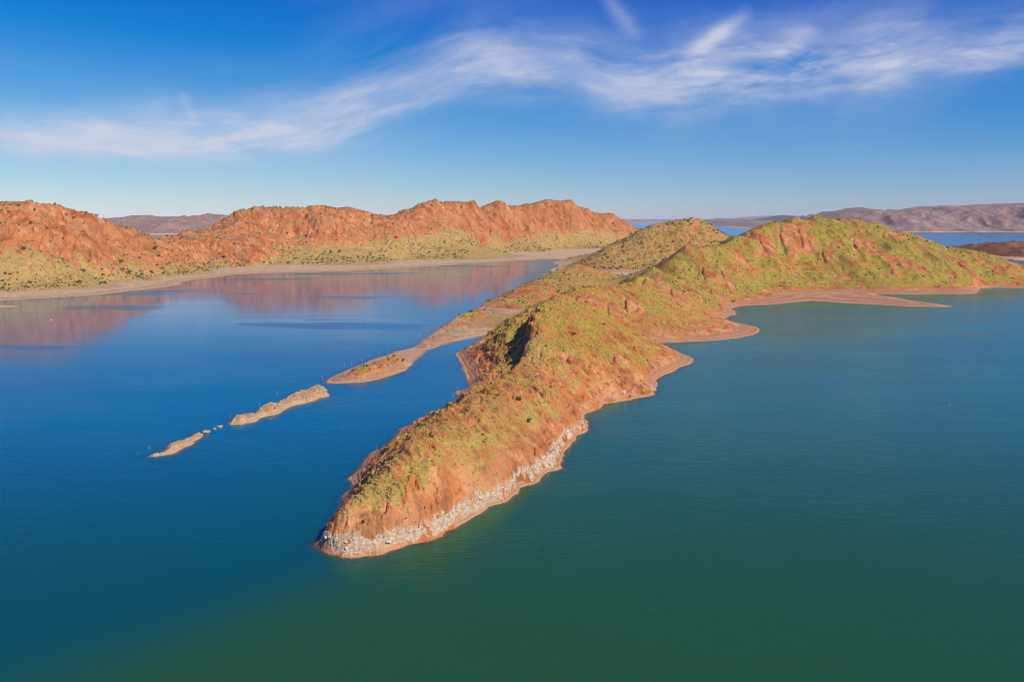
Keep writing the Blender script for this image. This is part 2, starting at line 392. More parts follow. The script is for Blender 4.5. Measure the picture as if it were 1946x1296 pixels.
# domain warp: buttresses and re-entrants
wa = (1.6 + 5 * far + 6 * w3) * sst(s, 3, 30)
wx = wa * (fbm(x / (22 + 0 * x), y / 22, 3, 5) * (1 - far) + fbm(x / 60, y / 60, 3, 6) * far)
wy = wa * (fbm(x / 22, y / 22, 3, 15) * (1 - far) + fbm(x / 60, y / 60, 3, 16) * far)
h = rbf(x + wx, y + wy)
h = np.maximum(h, 0.05 * np.clip(s, 0, 30))
cy0 = np.array([at(*p)[1] for p in crest0]); cx0 = np.array([at(*p)[0] for p in crest0])
side = x - np.interp(y, cy0, cx0)                        # >0 right (dip slope), <0 scarp side
hb = h.copy()
def slope_of(grid, cap=3.0):
    a = np.gradient(grid, axis=0) / np.gradient(TY)[:, None]
    b = np.gradient(grid, axis=1) / (TY[:, None] * (TT[1] - TT[0]))
    a = a - b * TT[None, :]
    return np.minimum(np.sqrt(a * a + b * b), cap).astype(np.float32)
def sample(grid, px_, py_):
    px_, py_ = np.atleast_1d(np.asarray(px_, np.float64)), np.atleast_1d(np.asarray(py_, np.float64))
    ri = np.interp(py_, TY, np.arange(NR))
    ci = (px_ / py_ - TT[0]) / (TT[-1] - TT[0]) * (NC - 1)
    r0 = np.clip(np.floor(ri).astype(int), 0, NR - 2); c0 = np.clip(np.floor(ci).astype(int), 0, NC - 2)
    fr, fc = np.clip(ri - r0, 0, 1), np.clip(ci - c0, 0, 1)
    return grid[r0, c0] * (1 - fr) * (1 - fc) + grid[r0 + 1, c0] * fr * (1 - fc) + grid[r0, c0 + 1] * (1 - fr) * fc + grid[r0 + 1, c0 + 1] * fr * fc
def hit(grid, px, py):
    a, b, c = ray(px, py)
    Ys = np.arange(225, 3400, 0.5); X_ = Ys * a / b; Z_ = CAM_H + Ys * c / b
    hz = np.maximum(sample(grid, X_, Ys), 0)
    i = int(np.argmax(Z_ <= hz + 0.05))
    return float(X_[i]), float(Ys[i]), float(hz[i])
HB = np.full(GX.shape, -9.0, np.float32); HB[use] = hb
sl_hb = slope_of(HB)[use]
cliff = sst(sl_hb + 0.10 * fbm(x / 50, y / 50, 3, 190), 0.56, 0.86)
# bare rock slabs on the slopes: survey centre, half width, half height
slab = np.zeros_like(x); groove = np.zeros_like(x)
for i, (px, py, hw, hh_) in enumerate(((1172, 592, 19, 24), (1203, 583, 17, 22), (1118, 575, 28, 20), (1240, 545, 22, 14), (1290, 562, 18, 20), (1335, 572, 12, 10), (1368, 562, 22, 8), (1384, 535, 9, 34), (1350, 525, 16, 16),
                                       (1300, 580, 16, 14), (1505, 460, 22, 18), (1530, 448, 12, 12), (1460, 468, 16, 14), (1575, 485, 12, 8), (1440, 452, 14, 8), (1640, 470, 18, 10), (1700, 452, 24, 6), (1830, 505, 12, 16),
                                       (1100, 700, 26, 12), (1140, 715, 24, 14), (1060, 745, 18, 16), (1180, 690, 16, 10), (985, 765, 12, 16), (1030, 735, 14, 12), (1215, 668, 12, 8),
                                       (480, 476, 46, 20), (425, 482, 14, 16), (262, 489, 30, 9), (335, 478, 36, 12), (70, 425, 60, 22))):
    cxs, cys, czs = hit(HB, px, py)
    rw = hw * cys / 1513.0; rd = hh_ * cys / 1513.0 / (0.42 if cys > 500 else 0.5)
    u = (x - cxs - 0.12 * (y - cys)) / rw; v = (y - cys) / rd
    near_ = (np.abs(u) < 2.2) & (np.abs(v) < 2.2)
    un, vn = u[near_], v[near_]
    rr = (np.abs(un) ** 2.6 + np.abs(vn) ** 2.6) ** (1 / 2.6) + 0.75 * fbm(x[near_] / (rw * .8), y[near_] / (rw * 1.6), 4, 500 + i)
    mk = 1 - sst(rr, 0.55, 1.25)
    slab[near_] = np.maximum(slab[near_], mk)
    gr = np.exp(-((un + 0.95 - 0.25 * vn ** 2 + 0.2 * gn(vn * 2, un * 0, 520 + i)) / 0.13) ** 2) * (1 - sst(np.abs(vn), 0.7, 1.05))
    groove[near_] = np.maximum(groove[near_], gr * min(1.0, rw / 8))
# --- headland relief: joints running down the dip slope, ledges, cracks
ja, jb = rot2(x, y, -58)                                  # ja across joints... long axis jb
g1 = ridged(jb / 4.2, ja / 17, 2, 21)
g2 = ridged(ja / 7.0, jb / 16, 2, 24)
f1 = fbm(x / 9, y / 9, 4, 27)
f2 = fbm(x / 2.6, y / 2.6, 3, 30)
nm = w0 + 0.7 * w4
amp = sst(h, 0.6, 5) * nm * (1 - 0.6 * far)
knob = np.exp(-(((x - 18) / 55) ** 2 + ((y - 520) / 85) ** 2))
gul = ridged(jb / 26 + 0.3 * f1, ja / 60, 2, 37)
h = h + amp * (1.0 * (gul - 0.5) + 0.60 * g1 + 0.35 * g2 + (0.65 + 0.5 * knob) * f1 + 0.22 * f2)
crack = sst(1 - np.abs(gn(jb / 9 + 0.3 * f1, ja / 34, 33)) * 2.2, 0.86, 1.0)
h = h - amp * crack * (1.5 + 1.3 * knob) * sst(fbm(x / 40, y / 40, 2, 36), -0.15, 0.3)
# scarp side: broken ledges dropping to the left
scarp = w0 * sst(-side, -3.0, 1.0) * sst(h, 4, 9) * sst(y, 236, 262) * (1 - sst(y, 640, 760))
led = gn(x / 5.5, y / 11, 41) + 0.5 * gn(x / 2.2, y / 5, 42)
h = h + scarp * 0.9 * np.sign(led) * np.abs(led) ** 0.6
kn = sst(y, 412, 440) * (1 - sst(y, 575, 640)) * w0
h = h - kn * 6.5 * sst(-side + 1.2 * gn(x / 6, y / 9, 43), 0.5, 3.5) * (1 - sst(-side, 9, 24))
h = h + nm * (0.5 * slab + slab * (0.9 * ridged(jb / 3.0, ja / 12, 2, 36) - 0.6) - 2.2 * groove)
# bleached rock cliff along the right shore and round the point
band = w0 * sst(side, -3, 3) * (1 - sst(y, 452, 480)) * sst(s, 0, 2)
band = np.maximum(band, w0 * (1 - sst(y, 246, 258)))
cn = fbm(x / 7, y / 7, 3, 45)
bb = hb + 0.55 * cn
bamp = band * (0.75 + 0.55 * fbm(x / 26, y / 26, 2, 48))
h = h + bamp * (1.5 * sst(bb, 1.1, 1.7) + 1.3 * sst(bb + 0.4 * gn(x / 4, y / 4, 50), 2.6, 3.2))
bl1, bl2 = rot2(x, y, 49.5)
h = h + band * sst(hb, 0.8, 1.6) * (1 - sst(hb, 4.0, 6.0)) * (0.20 * ridged(bl1 / 2.4 + 0.4 * cn, bl2 / 8.0, 2, 52) + 0.15 * fbm(x / 1.5, y / 1.5, 2, 55))
wc_, we_ = worley(bl1 / 2.3 + 0.5 * cn, bl2 / 3.6 + 0.3 * f2, 3)
wc2, we2 = worley(bl1 / 5.5 + 0.4 * cn, bl2 / 5.0, 5)
blk = band * sst(s, 0.3, 1.4) * (1 - sst(hb, 4.2, 6.0))
h = h + blk * (0.75 * (wc_ - 0.5) + 0.9 * (wc2 - 0.5) - 0.5 * (1 - sst(we_, 0.02, 0.14)) - 0.45 * (1 - sst(we2, 0.02, 0.10)))
h = h + band * 0.7 * sst(s + 0.8 * cn, 0.1, 1.3) * (1 - 0.5 * sst(hb, 1, 3))
wk, wke = worley(jb / 3.0 + 0.3 * f1, ja / 7.5 + 0.2 * f2, 9)
h = h + amp * (0.55 * (wk - 0.5) - 0.35 * (1 - sst(wke, 0.02, 0.15))) * (1 - 0.75 * blk)
# drawdown terraces on the other shores
ter = (w0 * (1 - band) * sst(-side, -4, 4) + 0.6 * w4 + 0.5 * w1 + 0.5 * w5 + 0.5 * w3) * (1 - sst(h, 7, 10)) * sst(s, 0.5, 3)
ter = np.clip(ter, 0, 1)
tp = 1.05 + 0 * h
ph = (h + 0.25 * fbm(x / 14, y / 14, 2, 58)) / tp
h = h + ter * tp * 1.0 * (sst(ph - np.floor(ph), 0.55, 0.95) - (ph - np.floor(ph)))
# --- spit rubble
wv_, wve = worley(x / 3.2 + 0.4 * gn(x / 5, y / 5, 62), y / 6.0, 63)
h = h + w4 * sst(h, 0.3, 2) * (0.8 * fbm(x / 6, y / 6, 4, 61) + 0.7 * (wv_ - 0.5) - 0.4 * (1 - sst(wve, 0.02, 0.15)))
# --- grassy hill: gullies and outcrops
gu, gv = rot2(x, y, 20)
m1 = w1 * sst(h, 4, 25)
ra = ridged(gu / 55, gv / 120, 3, 65)
h = h + m1 * (4.6 * (ra - 0.7) + 1.6 * fbm(x / 22, y / 22, 4, 68) + 0.5 * fbm(x / 6, y / 6, 3, 69))
oc = np.maximum(slab * w1, 0.8 * sst(fbm(x / 60, y / 60, 4, 71) + 0.3 * gn(gu / 16, gv / 70, 74), 0.34, 0.62) * m1)
h = h + oc * (2.0 * ridged(gu / 11, gv / 40, 2, 76) - 1.6) - 3.5 * w1 * groove
# --- cone hill
m2 = w2 * sst(h, 4, 25)
h = h + m2 * (3.2 * fbm(x / 45, y / 45, 5, 80) + 1.5 * ridged(x / 14, y / 20, 2, 83))
# --- red hills: cliffs cut by chutes
strike = 24.0
su, sv = rot2(x, y, strike)
m3 = w3 * sst(h, 8, 40)
chute = ridged(su / 46 + 0.35 * gn(x / 90, y / 90, 88), sv / 170 + 0.3 * gn(x / 60, y / 60, 89), 3, 90)
chute2 = ridged(su / 13, sv / 60, 2, 93)
fr1 = sst(1 - np.abs(gn(su / 19 + 0.5 * gn(x / 40, y / 40, 87), sv / 70, 85)) * 2.6, 0.55, 1.0)
bk, bke = worley(su / 24 + 0.4 * gn(x / 30, y / 30, 84), sv / 55 + h / 60, 83)
rocky = 0.15 + 0.85 * np.maximum(cliff, 0.55 * sst(h, 55, 85))
h = h + m3 * rocky * (3.6 * (chute - 0.7) + 1.8 * (chute2 - 0.4) + 1.5 * fbm(x / 16, y / 16, 4, 99) - 5.5 * fr1 + 3.0 * (bk - 0.5) - 1.8 * (1 - sst(bke, 0.02, 0.18))) + m3 * 2.2 * fbm(x / 90, y / 90, 3, 96)
# ledges across the cliffs
lp = (h + 5 * fbm(x / 70, y / 70, 3, 102)) / 13.0
lf = lp - np.floor(lp)
h = h + m3 * cliff * 13 * 0.35 * (sst(lf, 0.35, 0.75) - lf)
cvx, cvy, _ = hit(HB, 258, 484); cvx2, cvy2, _ = hit(HB, 285, 491)
h = h - 7.0 * np.exp(-((x - cvx) / 13) ** 2 - ((y - cvy) / 7) ** 2) - 6.0 * np.exp(-((x - cvx2) / 9) ** 2 - ((y - cvy2) / 6) ** 2)
h = np.where(s > 0, np.maximum(h, 0.05 + 0.03 * np.clip(s, 0, 10)), 0)
# lake bed falls away from the shore
steep = 0.10 + 0.28 * w0 * (1 - ter) + 0.10 * w4
bed = -np.clip(-s, 0, 60) * steep * (1 + 0.5 * fbm(x / 12, y / 12, 2, 105)) - 0.02
h = np.where(s > 0, h, bed)
# far border of the sheet sinks below the water
h = h - sst(y, 3420, 3490) * 60
GZ = np.full(GX.shape, -9.0, np.float32); GZ[use] = h

# slopes on the grid
dYr = np.gradient(TY)[:, None]
dzr = np.gradient(GZ, axis=0) / dYr
dzc = np.gradient(GZ, axis=1) / (TY[:, None] * (TT[1] - TT[0]))
dzr = dzr - dzc * TT[None, :]
SL = np.sqrt(dzr ** 2 + dzc ** 2).astype(np.float32)
def blur(a, k):
    for ax in (0, 1):
        b = np.zeros_like(a)
        for o in range(-k, k + 1): b += np.roll(a, o, ax)
        a = b / (2 * k + 1)
    return a
sl_f = SL[use]; sl_b = blur(np.minimum(SL, 3), 4)[use]

# ------------------------------------------------------------------ surface masks (what the ground is made of)
nb = fbm(x / 30, y / 30, 4, 110); nf = fbm(x / 6, y / 6, 4, 113); ns = fbm(x / 1.8, y / 1.8, 3, 116); nl = fbm(x / 120, y / 120, 3, 119)
# headland spinifex: on the upper dip slope and over the knob
hr = sst(hb + 2.2 * nf + 1.2 * ns, 5.0, 9.0)
v0 = hr * (0.42 + 0.45 * sst(nb * 0.8 + nf * 0.8 + 0.15, 0.0, 0.6)) * (1 - sst(sl_b, 0.85, 1.35))
v0 = np.maximum(v0, sst(hb, 14, 24) * (0.52 + 0.45 * sst(nb + 0.7 * nf + 0.15, 0.0, 0.5)) * (1 - sst(sl_b, 0.8, 1.2))) * (1 - 0.85 * slab)
lowleft = sst(-side, 0, 6) * w0
v0 = np.where(lowleft > 0.5, sst(h, 6.5, 9.5) * (0.35 + 0.5 * sst(nb + nf + 0.3, 0, 0.5)) * (1 - sst(sl_b, 1.0, 1.7)), v0)
v1 = sst(h, 4.5, 7) * (1 - 0.85 * sst(oc, 0.2, 0.9)) * (1 - 0.6 * sst(sl_b, 0.75, 1.1)) * (0.46 + 0.40 * sst(nb + nf * 0.6 + 0.45, 0, 0.8))
v2 = 0.72 * sst(h, 3, 5) * (1 - 0.9 * sst(sl_b + 0.25 * nb, 0.62, 0.95)) * sst(nf + 0.6, 0, 0.5)
pxc = 973 + 1530.0 * x / y
zb3 = np.interp(pxc, [p[0] for p in cliff_base], [at(p[0], p[1], yb3(p[0]) + 0.56 * off3(p[0]))[2] for p in cliff_base])
cl3 = np.clip(sst(h + 24 * nb + 12 * nf, zb3 - 38, zb3 + 26) * sst(sl_b + 0.25 * nb, 0.30, 0.62) + 0.6 * sst(sl_b + 0.2 * nf, 1.0, 1.3), 0, 1)
v3 = sst(h, 2.6, 4) * (1 - cl3) * (0.42 + 0.4 * sst(nf * 0.6 + 0.45, 0, 0.6)) * (1 - (0.30 + 0.40 * sst(sl_hb, 0.22, 0.55)) * sst(h + 26 * nb + 12 * nf, zb3 - 34, zb3 + 26)) * (1 - 0.9 * slab)
v4 = sst(h, 2.0, 3.5) * sst(nb + nf + 0.10 + 0.4 * sst(y, 950, 1150), 0, 0.6)
v5 = sst(h + 0.4 * nf, 2.6 - 0.8 * (y < 1000), 3.6 - 0.9 * (y < 1000)) * 0.8
bowl = sst(-side, 2, 6) * sst(y, 430, 455) * (1 - sst(y, 570, 640)) * w0
v0 = v0 * (1 - 0.85 * bowl * (1 - sst(h + 2 * nf, 8, 12)))
veg = 0.74 * v0 * w0 + v1 * w1 + v2 * w2 + v3 * w3 + v4 * w4 + v5 * w5
straw = np.clip(0.10 * w0 + 0.12 * w1 + 0.55 * w2 + 0.95 * w3 + 0.35 * w4 + 1.0 * w5 + 0.25 * nb + 0.7 * band, 0, 1)
white = band * (0.35 + 0.65 * sst(hb + 0.5 * cn, 0.5, 1.1)) * (1 - sst(hb + 0.8 * nf + 0.5 * ns + 0.6 * nb, 2.0, 3.9))
white = white * sst(0.80 + 0.6 * nf + 0.45 * ns + 0.40 * nb, 0.05, 0.70) * (1 - 0.55 * sst(y, 330, 400))
white = np.maximum(white, w4 * (0.20 + 0.25 * nf) * (1 - sst(y, 720, 800)))
# rock scar on the talus under the range
scx, scy, _ = hit(HB, 893, 450)
white = np.maximum(white, 0.9 * w3 * np.exp(-(((x - scx) / 12) ** 2 + ((y - scy) / 30) ** 2)) * sst(nf + 0.4, 0, 0.4))
beach = np.clip((1 - sst(h + 1.6 * (w4 + 0.6 * w5 * (y < 1000)) * sst(y, 690, 760) + 0.8 * nf + 0.7 * nb, 2.4, 4.2)) * (1 - 0.75 * band), 0, 1)
tone = np.clip(0.5 + 0.5 * nb + 0.35 * nf + 0.25 * nl + 0.12 * w4 - 0.16 * w3 + 0.08 * w0 + 0.0 * w1, 0, 1)
ATT = {}
for k, v in (('veg', veg), ('straw', straw), ('white', white), ('beach', beach), ('tone', tone)):
    a = np.zeros(GX.shape, np.float32); a[use] = v; ATT[k] = a
REG = np.full(GX.shape, 5, np.int8); REG[use] = np.argmax(RW, 0)
OC = np.zeros(GX.shape, np.float32); OC[use] = oc
LEFT = np.zeros(GX.shape, np.float32); LEFT[use] = -side
WHT = ATT['white']

# ------------------------------------------------------------------ materials of the land
def land_material(name, fade=False):
    m, n = new_mat(name)
    out = n.add('ShaderNodeOutputMaterial')
    b = n.add('ShaderNodeBsdfPrincipled')
    b.inputs['Roughness'].default_value = 0.95
    b.inputs['Specular IOR Level'].default_value = 0.12
    geo = n.add('ShaderNodeNewGeometry')
    pos = geo.outputs['Position']
    n1 = n.noise(pos, 0.9, 5, 0.65)
    n2 = n.noise(pos, 0.16, 5, 0.6)
    n3 = n.noise(n.mapping(pos, (0.5, 0.5, 2.2)), 0.30, 4, 0.6, 0.4)
    n4 = n.noise(pos, 0.035, 4, 0.6)
    tone = n.attr('tone')
    n6 = n.noise(n.mapping(pos, (0.22, 1.0, 0.5), (0, 0, R(58))), 0.55, 5, 0.65, 0.3)
    t = n.math('ADD', n.math('MULTIPLY', tone, 0.5), n.math('ADD', n.math('MULTIPLY', n3, 0.3), n.math('MULTIPLY', n6, 0.35)))
    rock = n.mix(n.ramp(t, 0.28, 0.58), (0.25, 0.070, 0.020), (0.43, 0.148, 0.045))
    rock = n.mix(n.ramp(t, 0.58, 0.88), rock, (0.54, 0.265, 0.110))
    rock = n.mix(n.math('MULTIPLY', n.ramp(n4, 0.42, 0.64), 0.55), rock, (0.35, 0.17, 0.075))
    n7 = n.noise(n.mapping(pos, (1, 1, 0.22)), 0.085, 6, 0.68, 0.3)
    rock = n.mix(n.math('MULTIPLY', n.ramp(n7, 0.54, 0.66), 0.65), rock, (0.19, 0.062, 0.026))
    rock = n.mix(n.math('MULTIPLY', n.ramp(n7, 0.46, 0.36), 0.5), rock, (0.54, 0.31, 0.155))
    rock = n.mix(n.ramp(n1, 0.55, 0.78), rock, (0.22, 0.07, 0.03))
    rock = n.mix(n.math('MULTIPLY', n.ramp(n2, 0.56, 0.75), 0.55), rock, (0.50, 0.16, 0.05))
    # dry grass and spinifex
    st = n.attr('straw')
    gcol = n.mix(n.ramp(n2, 0.3, 0.7), (0.215, 0.165, 0.022), (0.335, 0.248, 0.036))
    scol = n.mix(n.ramp(n2, 0.3, 0.7), (0.30, 0.19, 0.060), (0.43, 0.285, 0.098))
    vcol = n.mix(st, gcol, scol)
    vcol = n.mix(n.ramp(n1, 0.56, 0.72), vcol, (0.15, 0.13, 0.03))
    vg = n.attr('veg')
    vf = n.ramp(n.math('ADD', vg, n.math('MULTIPLY', n.math('SUBTRACT', n1, 0.5), 1.5)), 0.40, 0.62)
    vf = n.math('MULTIPLY', vf, n.ramp(vg, 0.02, 0.12))
    c = n.mix(vf, rock, vcol)
    # bare drawdown shore with height-parallel strand lines
    sx = n.add('ShaderNodeSeparateXYZ'); n.l.new(pos, sx.inputs[0])
    zz = n.math('ADD', sx.outputs[2], n.math('MULTIPLY', n.math('SUBTRACT', n2, 0.5), 0.35))
    cz = n.add('ShaderNodeCombineXYZ'); n.l.new(n.math('MULTIPLY', zz, 1.0), cz.inputs[2])
    stripe = n.noise(cz.outputs[0], 2.6, 3, 0.6)
    tan_ = n.mix(n.ramp(stripe, 0.40, 0.62), (0.30, 0.18, 0.092), (0.49, 0.34, 0.20))
    red_ = n.mix(n.ramp(stripe, 0.46, 0.68), (0.34, 0.15, 0.074), (0.49, 0.285, 0.16))
    bc = n.mix(n.ramp(st, 0.2, 0.6), red_, tan_)
    bc = n.mix(n.ramp(n.math('ADD', zz, n.math('MULTIPLY', n4, 0.5)), 0.45, 0.85, 0.55, 0.0), bc, (0.53, 0.35, 0.215))
    bc = n.mix(n.math('MULTIPLY', n.ramp(n2, 0.52, 0.68), 0.4), bc, (0.28, 0.20, 0.085))
    bc = n.mix(n.ramp(n1, 0.60, 0.74), bc, (0.24, 0.12, 0.065))
    bf = n.ramp(n.math('ADD', n.attr('beach'), n.math('MULTIPLY', n.math('SUBTRACT', n1, 0.5), 0.6)), 0.40, 0.66)
    c = n.mix(bf, c, bc)
    # bleached rock
    n5 = n.noise(n.mapping(pos, (0.7, 0.7, 1.3)), 0.9, 6, 0.72)
    wc = n.mix(n.ramp(n5, 0.36, 0.66), (0.32, 0.20, 0.12), (0.54, 0.42, 0.295))
    wc = n.mix(n.math('MULTIPLY', n.ramp(n2, 0.50, 0.68), 0.65), wc, (0.42, 0.22, 0.12))
    wc = n.mix(n.ramp(n1, 0.60, 0.75), wc, (0.22, 0.15, 0.10))
    wf = n.ramp(n.math('ADD', n.attr('white'), n.math('ADD', n.math('MULTIPLY', n.math('SUBTRACT', n2, 0.5), 0.9), n.math('MULTIPLY', n.math('SUBTRACT', n5, 0.5), 0.8))), 0.26, 0.78)
    c = n.mix(wf, c, wc)
    # wet rim and algae at the water's edge, under water
    c = n.mix(n.ramp(sx.outputs[2], 0.02, 0.22, 0.6, 0.0), c, (0.17, 0.10, 0.05))
    n.l.new(c, b.inputs['Base Color'])
    bp = n.add('ShaderNodeBump'); bp.inputs['Strength'].default_value = 0.9; bp.inputs['Distance'].default_value = 0.6
    n.l.new(n.math('ADD', n.math('MULTIPLY', n1, 0.7), n2), bp.inputs['Height'])
    n.l.new(bp.outputs[0], b.inputs['Normal'])
    n.l.new(b.outputs[0], out.inputs[0])
    return m
M_LAND = land_material('rock_grass_and_shore')

def mesh_from(name, V, F, mat, attrs=None, smooth=True):
    me = bpy.data.meshes.new(name)
    V = np.asarray(V, np.float32); F = np.asarray(F, np.int32)
    k = F.shape[1]
    me.vertices.add(len(V)); me.vertices.foreach_set('co', V.ravel())
    me.loops.add(F.size); me.loops.foreach_set('vertex_index', F.ravel())
    me.polygons.add(len(F))
    me.polygons.foreach_set('loop_start', np.arange(0, F.size, k, dtype=np.int32))
    me.polygons.foreach_set('loop_total', np.full(len(F), k, np.int32))
    me.polygons.foreach_set('use_smooth', np.full(len(F), smooth, bool))
    for nme, a in (attrs or {}).items():
        at_ = me.attributes.new(nme, 'FLOAT', 'POINT'); at_.data.foreach_set('value', np.asarray(a, np.float32))
    me.update(calc_edges=True)
    if mat: me.materials.append(mat)
    return me
def put(name, me, parent=None, loc=None, label=None, cat=None, group=None, kind=None):
    o = bpy.data.objects.new(name, me); COL.objects.link(o)
    if parent: o.parent = parent
    if loc is not None: o.location = loc
    if label: o['label'] = label
    if cat: o['category'] = cat
    if group: o['group'] = group
    if kind: o['kind'] = kind
    return o
def grid_faces(nr, nc):
    i = np.arange(nr * nc).reshape(nr, nc)
    return np.stack([i[:-1, :-1], i[:-1, 1:], i[1:, 1:], i[1:, :-1]], -1)
GF = grid_faces(NR, NC)
fz = np.maximum.reduce([GZ[:-1, :-1], GZ[1:, :-1], GZ[:-1, 1:], GZ[1:, 1:]])
fu = use[:-1, :-1] & use[1:, :-1] & use[:-1, 1:] & use[1:, 1:]
keep = (fz > -1.9) & fu
freg = REG[:-1, :-1]
flatV = np.stack([GX, GY, GZ], -1).reshape(-1, 3)
freg2 = freg.copy()
leftish = (freg == 3) & (GX[:-1, :-1] < -330 - 0.0 * GY[:-1, :-1]) & (GY[:-1, :-1] < 1560)
freg2[leftish] = 6
names = {0: ('headland', 'near rocky headland with red rock, yellow green spinifex and a white rock foot'),
         1: ('hill', 'broad grassy green hill behind the headland with a bare spit below it'),
         2: ('hill', 'small peaked rocky hill in the middle distance behind the mudflat'),
         3: ('hill', 'long red cliffed range with straw slopes across the bay'),
         4: ('spit', 'low narrow rocky spit between the bay and the lagoon'),
         5: ('mudflat', 'bare tan mudflat and strand around the end of the bay'),
         6: ('hill', 'red and orange rounded hill at the left edge above the bay')}
land_objs = {}
for r, (nm_, lab) in names.items():
    F = GF[keep & (freg2 == r)]
    if len(F) == 0: continue
    idx, inv = np.unique(F.ravel(), return_inverse=True)
    me = mesh_from(nm_, flatV[idx], inv.reshape(-1, 4), M_LAND, {k: a.ravel()[idx] for k, a in ATT.items()})
    land_objs[r] = put(nm_, me, label=lab, kind='structure')
    print(nm_, len(F) * 2)

def sample_h(px_, py_):
    """height of the land sheet at plan positions"""
    px_, py_ = np.atleast_1d(np.asarray(px_, np.float64)), np.atleast_1d(np.asarray(py_, np.float64))
    ri = np.interp(py_, TY, np.arange(NR))
    ci = (px_ / py_ - TT[0]) / (TT[-1] - TT[0]) * (NC - 1)
    r0 = np.clip(np.floor(ri).astype(int), 0, NR - 2); c0 = np.clip(np.floor(ci).astype(int), 0, NC - 2)
    fr, fc = np.clip(ri - r0, 0, 1), np.clip(ci - c0, 0, 1)
    return (GZ[r0, c0] * (1 - fr) * (1 - fc) + GZ[r0 + 1, c0] * fr * (1 - fc) + GZ[r0, c0 + 1] * (1 - fr) * fc + GZ[r0 + 1, c0 + 1] * fr * fc), r0, c0

# ------------------------------------------------------------------ water
def water_material():
    m, n = new_mat('lake_water')
    out = n.add('ShaderNodeOutputMaterial')
    geo = n.add('ShaderNodeNewGeometry'); pos = geo.outputs['Position']
    sx = n.add('ShaderNodeSeparateXYZ'); n.l.new(pos, sx.inputs[0])
    X, Y = sx.outputs[0], sx.outputs[1]
    nz = n.noise(pos, 0.012, 4, 0.6)
    # the point of the headland parts the clear blue side from the greener, wind-ruffled side
    bx = n.math('ADD', n.math('MULTIPLY', n.math('SUBTRACT', Y, 226.0), 1.0), n.math('MULTIPLY', n.math('ADD', X, 52.0), -0.95))
    near = n.math('ADD', n.math('MULTIPLY', n.math('SUBTRACT', nz, 0.5), 26.0), bx)
    green_near = n.ramp(near, -46.0, 20.0, 1.0, 0.0)
    rt = n.ramp(n.math('SUBTRACT', X, n.math('MULTIPLY', n.math('SUBTRACT', Y, 230.0), 0.12)), -46.0, -22.0)
    green = n.math('MAXIMUM', n.math('MULTIPLY', green_near, 1.0), rt)
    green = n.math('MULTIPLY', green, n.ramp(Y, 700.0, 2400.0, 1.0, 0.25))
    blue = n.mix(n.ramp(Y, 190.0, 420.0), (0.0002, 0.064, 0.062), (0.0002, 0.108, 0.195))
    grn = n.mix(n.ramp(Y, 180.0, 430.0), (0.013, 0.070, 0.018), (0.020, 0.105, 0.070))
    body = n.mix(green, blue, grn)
    # shallow water: bed shows through
    dep = n.attr('depth')
    tr = n.math('EXPONENT', n.math('MULTIPLY', dep, -1.7))
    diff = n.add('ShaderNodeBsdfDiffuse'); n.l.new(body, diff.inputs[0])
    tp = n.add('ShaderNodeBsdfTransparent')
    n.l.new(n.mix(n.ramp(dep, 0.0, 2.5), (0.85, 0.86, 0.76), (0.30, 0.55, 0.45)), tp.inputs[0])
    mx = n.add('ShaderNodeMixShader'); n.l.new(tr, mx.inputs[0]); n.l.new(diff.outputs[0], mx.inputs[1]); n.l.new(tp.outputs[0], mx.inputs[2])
    # ripples; calm lanes in the sheltered bay
    calm = n.math('MULTIPLY', n.ramp(n.math('ADD', X, n.math('MULTIPLY', Y, -0.07)), -40.0, -120.0), n.ramp(n.math('ADD', Y, n.math('MULTIPLY', X, -0.6)), 560.0, 900.0))
    calm = n.math('MULTIPLY', calm, n.ramp(n.noise(n.mapping(pos, (0.35, 1, 1)), 0.009, 3, 0.5), 0.66, 0.58))
    w1 = n.noise(n.mapping(pos, (0.55, 1.5, 1), (0, 0, R(14))), 0.75, 3, 0.6, 0.3)
    w2 = n.noise(n.mapping(pos, (0.5, 1.3, 1), (0, 0, R(-8))), 0.20, 3, 0.55, 0.3)
    gust = n.ramp(n.noise(n.mapping(pos, (0.5, 1, 1)), 0.016, 3, 0.55), 0.3, 0.7, 0.40, 1.30)
    bp = n.add('ShaderNodeBump'); bp.inputs['Distance'].default_value = 1.0
    n.l.new(n.math('MULTIPLY', n.math('ADD', n.math('MULTIPLY', w1, 0.16), n.math('MULTIPLY', w2, 0.30)), gust), bp.inputs['Height'])
    n.l.new(n.math('MULTIPLY', n.ramp(calm, 0.0, 1.0, 0.55, 0.05), n.ramp(green, 0.0, 1.0, 0.6, 1.0)), bp.inputs['Strength'])
    gl = n.add('ShaderNodeBsdfGlossy'); lane = n.ramp(n.noise(n.mapping(pos, (0.25, 1, 1), (0, 0, R(12))), 0.011, 4, 0.6, 0.5), 0.35, 0.65, 0.75, 1.35)
    n.l.new(n.math('MULTIPLY', n.ramp(calm, 0.0, 1.0, 0.16, 0.09), lane), gl.inputs['Roughness'])
    n.l.new(n.mix(calm, (0.55, 0.88, 1.0), (0.97, 0.96, 0.95)), gl.inputs[0])
    n.l.new(bp.outputs[0], gl.inputs['Normal'])
    fr = n.add('ShaderNodeFresnel'); fr.inputs['IOR'].default_value = 1.33; n.l.new(bp.outputs[0], fr.inputs['Normal'])
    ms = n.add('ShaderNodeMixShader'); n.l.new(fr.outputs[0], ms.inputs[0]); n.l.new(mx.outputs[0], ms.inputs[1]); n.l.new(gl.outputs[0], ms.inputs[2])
    n.l.new(ms.outputs[0], out.inputs[0])
    return m
M_WATER = water_material()

